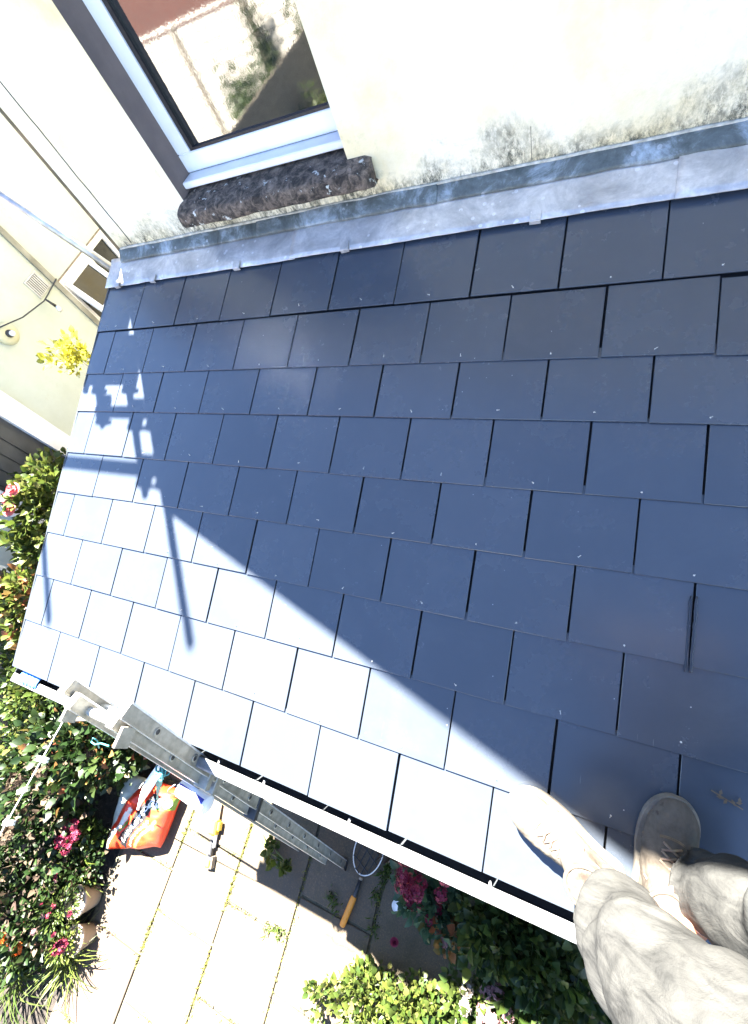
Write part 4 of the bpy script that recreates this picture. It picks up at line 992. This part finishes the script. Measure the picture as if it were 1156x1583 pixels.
s = shrub('leafy_shrub', 'green shrub under the eaves beyond the standing leg', 'shrub', (3.5, -2.6), [(3.5, -2.6, .4, .5, .35, .38, 900)], LG_DARK, (.07, .03), 1)

# ------------------------------------------------------------------ person standing at the eaves
per = tag(empty('person', (2.86, -1.62, 2.30)), 'person in dusty pale work trousers and tan suede boots standing on the roof edge', 'person')
def remesh(parts_mb, voxel, name, mat, parent, disp=None, smooth_it=2):
    me = parts_mb.mesh(name, mat); bm = bmesh.new(); bm.from_mesh(me); bmesh.ops.recalc_face_normals(bm, faces=bm.faces); bm.to_mesh(me); bm.free()
    o = D.objects.new(name, me); COL.objects.link(o)
    r = o.modifiers.new('r', 'REMESH'); r.mode = 'VOXEL'; r.voxel_size = voxel
    if smooth_it:
        s_ = o.modifiers.new('s', 'SMOOTH'); s_.iterations = smooth_it; s_.factor = .5
    dg = bpy.context.evaluated_depsgraph_get(); me2 = D.meshes.new_from_object(o.evaluated_get(dg))
    o.modifiers.clear(); o.data = me2; me2.name = name
    if disp:
        nrm = [v.normal.copy() for v in me2.vertices]
        for v, n_ in zip(me2.vertices, nrm): v.co += n_*disp(v.co)
    me2.polygons.foreach_set('use_smooth', [True]*len(me2.polygons)); me2.update()
    adopt(o, parent); return o
def limb(mb, pts, rs, n=18, seg=6):
    P = []; Rr = []
    pts = [Vector(p) for p in pts]
    for i in range(len(pts)-1):
        for k in range(seg): t = k/seg; P.append(pts[i].lerp(pts[i+1], t)); Rr.append(rs[i]*(1-t)+rs[i+1]*t)
    P.append(pts[-1]); Rr.append(rs[-1]); mb.tube(P, Rr, n)
def ell(mb, c, r, n=20, M=None):
    prof = [(max(1e-3, math.sin(t)), -math.cos(t)) for t in np.linspace(0.02, math.pi-.02, 14)]
    T = Matrix.Translation(Vector(c)) @ (M or Matrix.Identity(4)) @ Matrix.Diagonal((*r, 1)); mb.lathe(prof, n, T)
# trousers
def trouser_mat():
    m, nt, bs = newmat('dusty pale work cotton'); v = coords(nt)
    mp = N(nt, 'ShaderNodeMapping'); mp.inputs['Scale'].default_value = (7, 30, 12); mp.inputs['Rotation'].default_value = (.5, .3, .6); nt.links.new(v, mp.inputs[0])
    n1 = noisetex(nt, mp.outputs[0], 1, 8, .7, .8); n2 = noisetex(nt, v, 14, 6, .7)
    col = ramp(nt, n1, [(.32, (.014, .0142, .0135)), (.45, (.031, .0308, .029)), (.62, (.046, .0455, .042))])  # dark streaks: wash marks plus crease shade put into the colour
    col = mixc(nt, mth(nt, 'MULTIPLY', ramp(nt, n2, [(.56, (0, 0, 0)), (.70, (1, 1, 1))]), .6), col, (.035, .035, .033))
    nt.links.new(col, bs.inputs['Base Color']); bs.inputs['Roughness'].default_value = .95; bs.inputs['Specular IOR Level'].default_value = .1
    mp2 = N(nt, 'ShaderNodeMapping'); mp2.inputs['Scale'].default_value = (8, 22, 12); mp2.inputs['Rotation'].default_value = (.7, -.3, .9); nt.links.new(v, mp2.inputs[0])
    bump(nt, bs, mth(nt, 'ADD', noisetex(nt, mp2.outputs[0], 1, 5, .6, 1.2), mth(nt, 'MULTIPLY', noisetex(nt, v, 420, 2), .08)), .55, .012); return m
TR = trouser_mat()
hipL = (3.12, -1.77, 3.16); hipR = (3.27, -1.58, 3.16); pel = (3.21, -1.67, 3.24)
tm = MB()
limb(tm, [(2.770, -1.735, 2.40), (2.778, -1.722, 2.58), (2.795, -1.708, 2.80), (2.94, -1.735, 2.99), hipL], [.096, .092, .104, .122, .13])
limb(tm, [(2.930, -1.590, 2.425), (2.985, -1.580, 2.57), (3.06, -1.575, 2.82), (3.17, -1.575, 2.98), hipR], [.090, .090, .098, .108, .125])
limb(tm, [hipL, pel, hipR], [.125, .15, .125]); limb(tm, [(3.205, -1.67, 3.17), (3.205, -1.665, 3.34)], [.16, .165])
LEGA = (Vector((2.755, -1.668, 2.395)), Vector((2.795, -1.705, 2.78)))
def folds(p):
    # soft diagonal creases that bunch towards hem and knee
    z = p.z
    bunch = math.exp(-((z-2.46)/.07)**2)*1.3 + math.exp(-((z-2.74)/.09)**2)*1.1 + .55
    w = noise.noise(Vector((p.x*5, p.y*5, p.z*3)))*2.2
    s_ = math.sin(z*44 + w*1.8 + p.x*20) * .007 + math.sin(z*27 - p.y*24 + w*2)*.009
    return bunch*s_ + .012*noise.noise(Vector((p.x*9, p.y*9, p.z*7))) + .004*noise.noise(Vector((p.x*30, p.y*30, p.z*24)))
trs = remesh(tm, .0075, 'trousers', TR, per, folds, 3)
# hems and stitching
def ringpts(c, r, ax=(0, 0, 1), n=40, wob=.0):
    ax = Vector(ax).normalized(); a = ax.cross(Vector((0, 1, .1))).normalized(); b_ = ax.cross(a)
    return [Vector(c) + (a*math.cos(t)+b_*math.sin(t))*(r + wob*noi(math.cos(t)*2, math.sin(t)*2, 4)) for t in np.linspace(0, 2*math.pi, n)]
for c in ((2.770, -1.735, 2.406),):
    m = MB(); m.tube(ringpts(c, .090, wob=.008), .0045, 8, False); m.build('hem', TR, trs, True)
# bodywork above the frame: torso, arms and head as one figure
SK = pm('skin', (.46, .28, .20), (.40, .23, .16), rough=.55, scale=30, bstr=.1)
bd = MB()
Fd = Vector((-.80, .60, 0)); Sd = Vector((.60, .80, 0))           # facing, and the person's right
ch = Vector((3.18, -1.63, 3.62)); nk = Vector((3.15, -1.61, 3.80)); hd = Vector((3.10, -1.58, 3.95))
limb(bd, [(3.205, -1.665, 3.26), (3.195, -1.65, 3.45), ch, nk - Vector((0, 0, .04))], [.135, .14, .155, .07])
limb(bd, [nk - Vector((0, 0, .05)), hd], [.056, .055]); ell(bd, hd + Vector((0, 0, .03)), (.078, .095, .115), M=Matrix.Rotation(math.atan2(Fd.y, Fd.x)-math.pi/2, 4, 'Z'))
ell(bd, hd + Fd*.055 + Vector((0, 0, -.045)), (.045, .045, .05)); ell(bd, hd + Fd*.10 + Vector((0, 0, .01)), (.014, .014, .026))
for sg in (-1, 1): ell(bd, hd + Sd*sg*.080 + Vector((0, 0, .015)), (.014, .02, .032))
hands = []
for sg in (-1, 1):
    sh = ch + Sd*sg*.185 + Vector((0, 0, .09)); elb = sh + Fd*.10 + Sd*sg*.09 + Vector((0, 0, -.24)); wr = CAM - CF*.035 + CR*(.085*sg if sg > 0 else -.085) + CD*.05 + Vector((.07, -.05, .02))
    limb(bd, [ch + Sd*sg*.10 + Vector((0, 0, .08)), sh, elb, wr], [.075, .062, .044, .028])
    palm = wr.lerp(CAM - CF*.03 + CR*.075*sg, .55); limb(bd, [wr, palm], [.027, .033])
    base = palm
    for k in range(4):
        kn_ = base - CD*(.034 - .018*k) + CR*(-.006*sg); tipv = kn_ - CF*.012 - CR*sg*(.040 - .004*abs(k-1)); t2 = tipv - CR*sg*.022 + CF*.006
        limb(bd, [base, kn_ + CR*sg*.010, tipv, t2], [.012, .0095, .0085, .007], 10, 3)
    limb(bd, [base, base + CD*.030 - CR*sg*.014, base + CD*.02 - CR*sg*.045], [.014, .0105, .009], 10, 3)
for (a_, k_) in (((2.765, -1.700, 2.36), (2.778, -1.722, 2.6)), ((2.865, -1.655, 2.36), (3.01, -1.58, 2.6))): limb(bd, [a_, k_], [.042, .05])
limb(bd, [(2.778, -1.722, 2.6), (2.795, -1.708, 2.80), hipL, pel], [.05, .06, .08, .12]); limb(bd, [(3.01, -1.58, 2.6), (3.06, -1.575, 2.82), hipR, pel], [.05, .06, .08, .12])
body = remesh(bd, .0075, 'body', SK, per, None, 2)
sm_ = MB(); limb(sm_, [(3.205, -1.665, 3.28), (3.195, -1.65, 3.45), ch, nk - Vector((0, 0, .035))], [.180, .178, .19, .085])
for sg in (-1, 1):
    sh = ch + Sd*sg*.185 + Vector((0, 0, .09)); elb = sh + Fd*.10 + Sd*sg*.09 + Vector((0, 0, -.24))
    limb(sm_, [ch + Sd*sg*.10 + Vector((0, 0, .08)), sh, sh.lerp(elb, .75)], [.088, .078, .064])
remesh(sm_, .009, 'shirt', pm('dark work shirt', (.06, .065, .08), rough=.95, scale=20), per, lambda p: .006*noi(p.x*12, p.y*12, p.z*9), 2)
hm = MB(); ell(hm, hd + Vector((0, 0, .055)) - Fd*.012, (.088, .104, .105), M=Matrix.Rotation(math.atan2(Fd.y, Fd.x)-math.pi/2, 4, 'Z')); remesh(hm, .008, 'hair', pm('brown hair', (.05, .035, .022), rough=.8, scale=60), per, lambda p: .006*noi(p.x*40, p.y*40, p.z*40), 1)
for sg in (-1, 1):
    m = MB(); ell(m, hd + Fd*.090 + Sd*sg*.032 + Vector((0, 0, .035)), (.011, .011, .009)); m.build('eye', MT['gasket'], body, True)
m = MB(); ell(m, hd + Fd*.098 + Vector((0, 0, -.048)), (.018, .024, .006)); m.build('mouth', pm('lips', (.35, .13, .11)), body, True)

# boots: lofted uppers on the roof plane
def boot_mat():
    m, nt, bs = newmat('tan suede'); v = coords(nt)
    n1 = noisetex(nt, v, 13, 7, .7, .3); n2 = noisetex(nt, v, 45, 6, .7)
    col = ramp(nt, n1, [(.30, (.045, .037, .029)), (.52, (.088, .075, .060)), (.75, (.118, .102, .083))])
    col = mixc(nt, mth(nt, 'MULTIPLY', ramp(nt, noisetex(nt, v, 22, 5, .7), [(.57, (0, 0, 0)), (.68, (1, 1, 1))]), .75), col, (.035, .024, .019))
    col = mixc(nt, mth(nt, 'MULTIPLY', ramp(nt, noisetex(nt, v, 9, 3), [(.6, (0, 0, 0)), (.7, (1, 1, 1))]), .5), col, (.075, .085, .075))
    nt.links.new(col, bs.inputs['Base Color']); bs.inputs['Roughness'].default_value = .95; bs.inputs['Specular IOR Level'].default_value = .12
    bump(nt, bs, n2, .4, .004); return m
BM = boot_mat(); SOLE = pm('gum sole', (.16, .14, .11), (.10, .085, .07), rough=.8, scale=30); LACE = pm('lace', (.20, .16, .11), (.13, .08, .06), rough=.9, scale=80)
NUP = Vector((0, -SN, CS))
def boot(toe, heel, side):
    """toe, heel: points on the roof surface; local frame x forward, y left, z roof normal"""
    T = Vector(toe); H = Vector(heel); X = (T-H); L = X.length; X.normalize(); X = (X - NUP*X.dot(NUP)).normalized(); Y = NUP.cross(X)
    M_ = Matrix(((X.x, Y.x, NUP.x, H.x), (X.y, Y.y, NUP.y, H.y), (X.z, Y.z, NUP.z, H.z), (0, 0, 0, 1)))
    st = [.5-.5*math.cos(math.pi*i/33) for i in range(34)]
    def hwf(s):
        if s > .70: return .058*math.sqrt(max(0, 1-((s-.70)/.303)**2.3))
        if s < .12: return .041*math.sqrt(max(.0, 1-((.12-s)/.122)**2.2))
        t = (s-.12)/.58; return .041 + .017*(t*t*(3-2*t)) - .004*math.sin(math.pi*min(1, t*1.4))
    hw = [max(.004, hwf(s)) for s in st]
    cy = [.011*s*s for s in st]
    tp_ = [float(np.interp(s, [0, .04, .12, .25, .40, .55, .68, .80, .90, .97, 1.0], [.075, .100, .118, .125, .112, .094, .080, .071, .062, .046, .030])) for s in st]
    NS = len(st)
    def outline(sc_, z, k): return None
    # sole
    so = MB(); pts = []
    lft = [(st[i]*L, cy[i]*side + hw[i]*1.07 + .003) for i in range(NS)]; rgt = [(st[i]*L, cy[i]*side - hw[i]*1.07 - .003) for i in range(NS-1, -1, -1)]
    ol = lft + rgt; n_ = len(ol)
    rings = []
    for z, e in ((.0015, .95), (.006, 1.0), (.022, 1.0), (.026, .97)):
        cx = L/2; rings.append([M_ @ Vector(((x-cx)*(.985+.025*e)*1.0+cx, y*e, z + .006*max(0, (x/L-.8)/.2)**2)) for x, y in ol])
    so.loft(rings); 
    up = MB(); R_ = []; K = 26
    for i in range(NS):
        ring = []
        for k in range(K):
            t = 2*math.pi*k/K; c_, s_ = math.cos(t), math.sin(t)
            y = math.copysign(abs(c_)**.75, c_)*hw[i]; z = .022 + (tp_[i]-.022)*(.5+.5*math.copysign(abs(s_)**.8, s_))
            nar = 1 - .42*max(0, (z-.055)/.08)*(1 if .03 < st[i] < .62 else .25)
            ring.append(M_ @ Vector((st[i]*L, cy[i]*side + y*nar, z)))
        R_.append(ring)
    up.loft(R_)
    # ankle shaft
    sh = []
    for z, cx, rx, ry in ((.05, .115, .070, .036), (.09, .112, .066, .036), (.12, .105, .060, .038), (.15, .100, .056, .041), (.175, .098, .055, .044)):
        sh.append([M_ @ Vector((cx + rx*math.cos(t), ry*math.sin(t), z)) for t in np.linspace(0, 2*math.pi, 23)[:-1]])
    up.loft(sh)
    bo = remesh(up, .0042, 'boot', BM, per, lambda p: .0022*noi(p.x*45, p.y*45, p.z*45) + .0012*noi(p.x*120, p.y*120, p.z*120), 2)
    so.build('sole', SOLE, bo, False, True)
    def top(x): return float(np.interp(x, st, tp_)), float(np.interp(x, st, hw)), float(np.interp(x, st, cy))*side
    # toe-cap seams, tongue edge, laces
    for xs_ in (.735, .745):
        m = MB(); h, w, c0 = top(xs_); m.tube([M_ @ Vector((xs_*L - .028*math.cos(t)**2, c0 + w*.99*math.cos(t), .03 + (h-.028)*max(0, math.sin(t))**.8)) for t in np.linspace(.12, math.pi-.12, 22)],   .0018, 5); m.build('seam', MT['stem'], bo, True)
    la_ = MB()
    for k, xs_ in enumerate((.34, .40, .46, .52, .58, .64)):
        h, w, c0 = top(xs_); h2, w2, c2 = top(xs_+.055)
        for sg in (-1, 1): la_.tube([M_ @ Vector((xs_*L, c0+sg*.020, h+.0005)), M_ @ Vector(((xs_+.027)*L, c0, h*.5+h2*.5+.0045)), M_ @ Vector(((xs_+.055)*L, c2-sg*.020, h2+.0005))], .0029, 6)
    for sg in (-1, 1):
        h, w, c0 = top(.34); p0 = Vector((.36*L, c0, h+.004))
        la_.tube([M_ @ (p0 + Vector((.02*math.sin(t*2)*.6 - .01*t, sg*(.012+.028*math.sin(t)), -.010*t + .016*math.sin(t)))) for t in np.linspace(0, 3.0, 14)], .0029, 6)
        la_.tube([M_ @ (p0 + Vector((.012*t, sg*(.010+.020*t), .004-.016*t*t))) for t in np.linspace(0, 1.5, 8)], .0028, 6)
    la_.build('laces', LACE, bo, True)
    tg = MB(); v_, f_ = grid(lambda a, b_: M_ @ Vector(((.30+.33*b_)*L, (a-.5)*.036, top(.30+.33*b_)[0] + .0015 - .010*(2*a-1)**2)), 6, 10); tg.raw(v_, f_); tg.build('tongue', BM, bo, True)
    co = MB(); co.tube([M_ @ Vector((.098 + .057*math.cos(t), .046*math.sin(t), .172)) for t in np.linspace(0, 2*math.pi, 30)], .005, 7, False); co.build('collar', BM, bo, True)
    return bo
boot(RF(2.497, 1.600, 0), RF(2.790, 1.742, 0), 1)
boot(RF(2.884, 1.478, 0), RF(2.845, 1.790, 0), -1)
m = MB(); limb(m, [(2.868, -1.655, 2.38), (2.895, -1.640, 2.47)], [.046, .050]); m.build('sock', pm('orange sock', (.55, .22, .10), (.45, .17, .08), rough=.95, scale=60), per, True)

# ------------------------------------------------------------------ the garden behind the viewer, seen in the window glass
fn = tag(empty('garden_fence', (-4, -9, 0)), 'pale boarded fence across the far end of the garden', 'fence')
for p in range(9):
    x0 = -14 + p*1.9
    MB().cbox(x0-.05, x0+.05, -9.06, -8.94, 0, 2.16, .006).build('post', MT['timber'], fn)
    for r in range(11):
        z = .06 + r*.188; dx = random.uniform(-.004, .004)
        MB().cbox(x0+.052, x0+1.848, -9.005+dx, -8.985+dx, z, z+.166, .004).build('board', MT['fence'], fn)
MB().cbox(-14.06, 3.2, -9.05, -8.95, 2.162, 2.20, .006).build('capping', MT['fence'], fn)
bh = tag(empty('brick_house', (-9, -15, 0)), 'red brick house beyond the garden fence', 'house')
def brick_mat():
    m, nt, bs = newmat('red brick'); v = coords(nt); sx = N(nt, 'ShaderNodeSeparateXYZ'); nt.links.new(v, sx.inputs[0]); cb = N(nt, 'ShaderNodeCombineXYZ')
    nt.links.new(sx.outputs[0], cb.inputs[0]); nt.links.new(sx.outputs[2], cb.inputs[1])
    br = N(nt, 'ShaderNodeTexBrick'); br.inputs['Scale'].default_value = 4.4; br.inputs['Mortar Size'].default_value = .012; br.inputs['Color1'].default_value = (.14, .045, .028, 1); br.inputs['Color2'].default_value = (.10, .036, .025, 1); br.inputs['Mortar'].default_value = (.16, .14, .12, 1)
    nt.links.new(cb.outputs[0], br.inputs[0]); nt.links.new(br.outputs[0], bs.inputs['Base Color']); bs.inputs['Roughness'].default_value = .9; return m
MB().box(-26, -2, -22, -15, 0, 5.2).build('wall', brick_mat(), bh)
m = MB(); m.raw([(-26.2, -14.8, 5.2), (-1.8, -14.8, 5.2), (-1.8, -18.5, 8), (-26.2, -18.5, 8), (-26.2, -22.2, 5.2), (-1.8, -22.2, 5.2)], [(0, 1, 2, 3), (3, 2, 5, 4)]); m.build('roof', pm('roof tiles', (.12, .06, .045), rough=.85), bh)
for x in (-23, -4.5):
    f_ = MB().box(x-.6, x+.6, -15.04, -14.99, 1.2, 2.4).build('window', MT['pvc'], bh); MB().box(x-.52, x+.52, -14.99, -14.985, 1.28, 2.32).build('pane', MT['darkglass'], f_)
b = MB(); b.cbox(-5.6, -3.2, -8.2, -5.6, 0, .06, .01); o = b.build('patio_slab', pm('pale concrete', (.55, .53, .48), (.47, .45, .40), rough=.9), None); tag(o, kind='structure')
fc = tag(empty('side_fence', (-2.62, -4, 0)), 'side boundary fence of upright timber boards left of the bed', 'fence')
for i in range(50):
    y = -1.42 - i*.15; MB().cbox(-2.66, -2.635, y-.146, y, .02, 1.72+random.uniform(-.008, .008), .003).build('board', MT['timber'], fc)
for z in (.4, 1.4): MB().cbox(-2.70, -2.662, -8.92, -1.42, z, z+.07, .004).build('rail', MT['timber'], fc)
shrub('garden_bush', 'green bush in front of the far fence', 'bush', (-4.5, -8.2), [(-4.4, -8.1, .7, .7, .45, .6, 700)], LG_MID, (.11, .05), 1)
MB().box(-14, 3.1, -9.05, -9.03, .02, 1.9).build('backing', MT['gasket'], fn)
shrub('garden_bush', 'tall loose bush on the lawn behind the viewer', 'bush', (-2.2, -6.3), [(-2.2, -6.3, .75, .5, .4, .55, 500), (-2.9, -6.0, .6, .5, .4, .5, 500), (-3.6, -5.8, .5, .5, .4, .45, 450), (-1.6, -6.6, .6, .4, .4, .5, 300)], LG_YEL, (.10, .045), 1)
shrub('garden_climber', 'slim climber on the middle of the far fence', 'climber', (-4.4, -8.75), [(-4.4, -8.75, 1.2, .35, .15, .9, 420), (-5.4, -8.7, .8, .4, .2, .6, 300)], LG_MID, (.10, .045), 1)
shrub('garden_climber', 'tall climber growing up the right part of the far fence', 'climber', (-3.2, -8.7), [(-3.1, -8.65, 1.2, .45, .25, .9, 600), (-2.5, -8.6, .7, .5, .3, .6, 400)], LG_MID, (.11, .05), 1)
shrub('garden_bush', 'low bush on the lawn by the pale slab', 'bush', (-6.2, -6.5), [(-6.2, -6.5, .4, .6, .5, .4, 500)], LG_YEL, (.1, .045), 1)
s = tag(empty('bean_canes', (-2.45, -8.3, 0)), 'wigwam of bamboo canes by the far fence', 'canes')
for k in range(6):
    a = k*1.05; m = MB(); m.tube([(-2.45+.35*math.cos(a), -8.3+.35*math.sin(a), 0), (-2.45-.04*math.cos(a), -8.3-.04*math.sin(a), 1.9)], .012, 6); m.build('cane', MT['timber'], s, True)
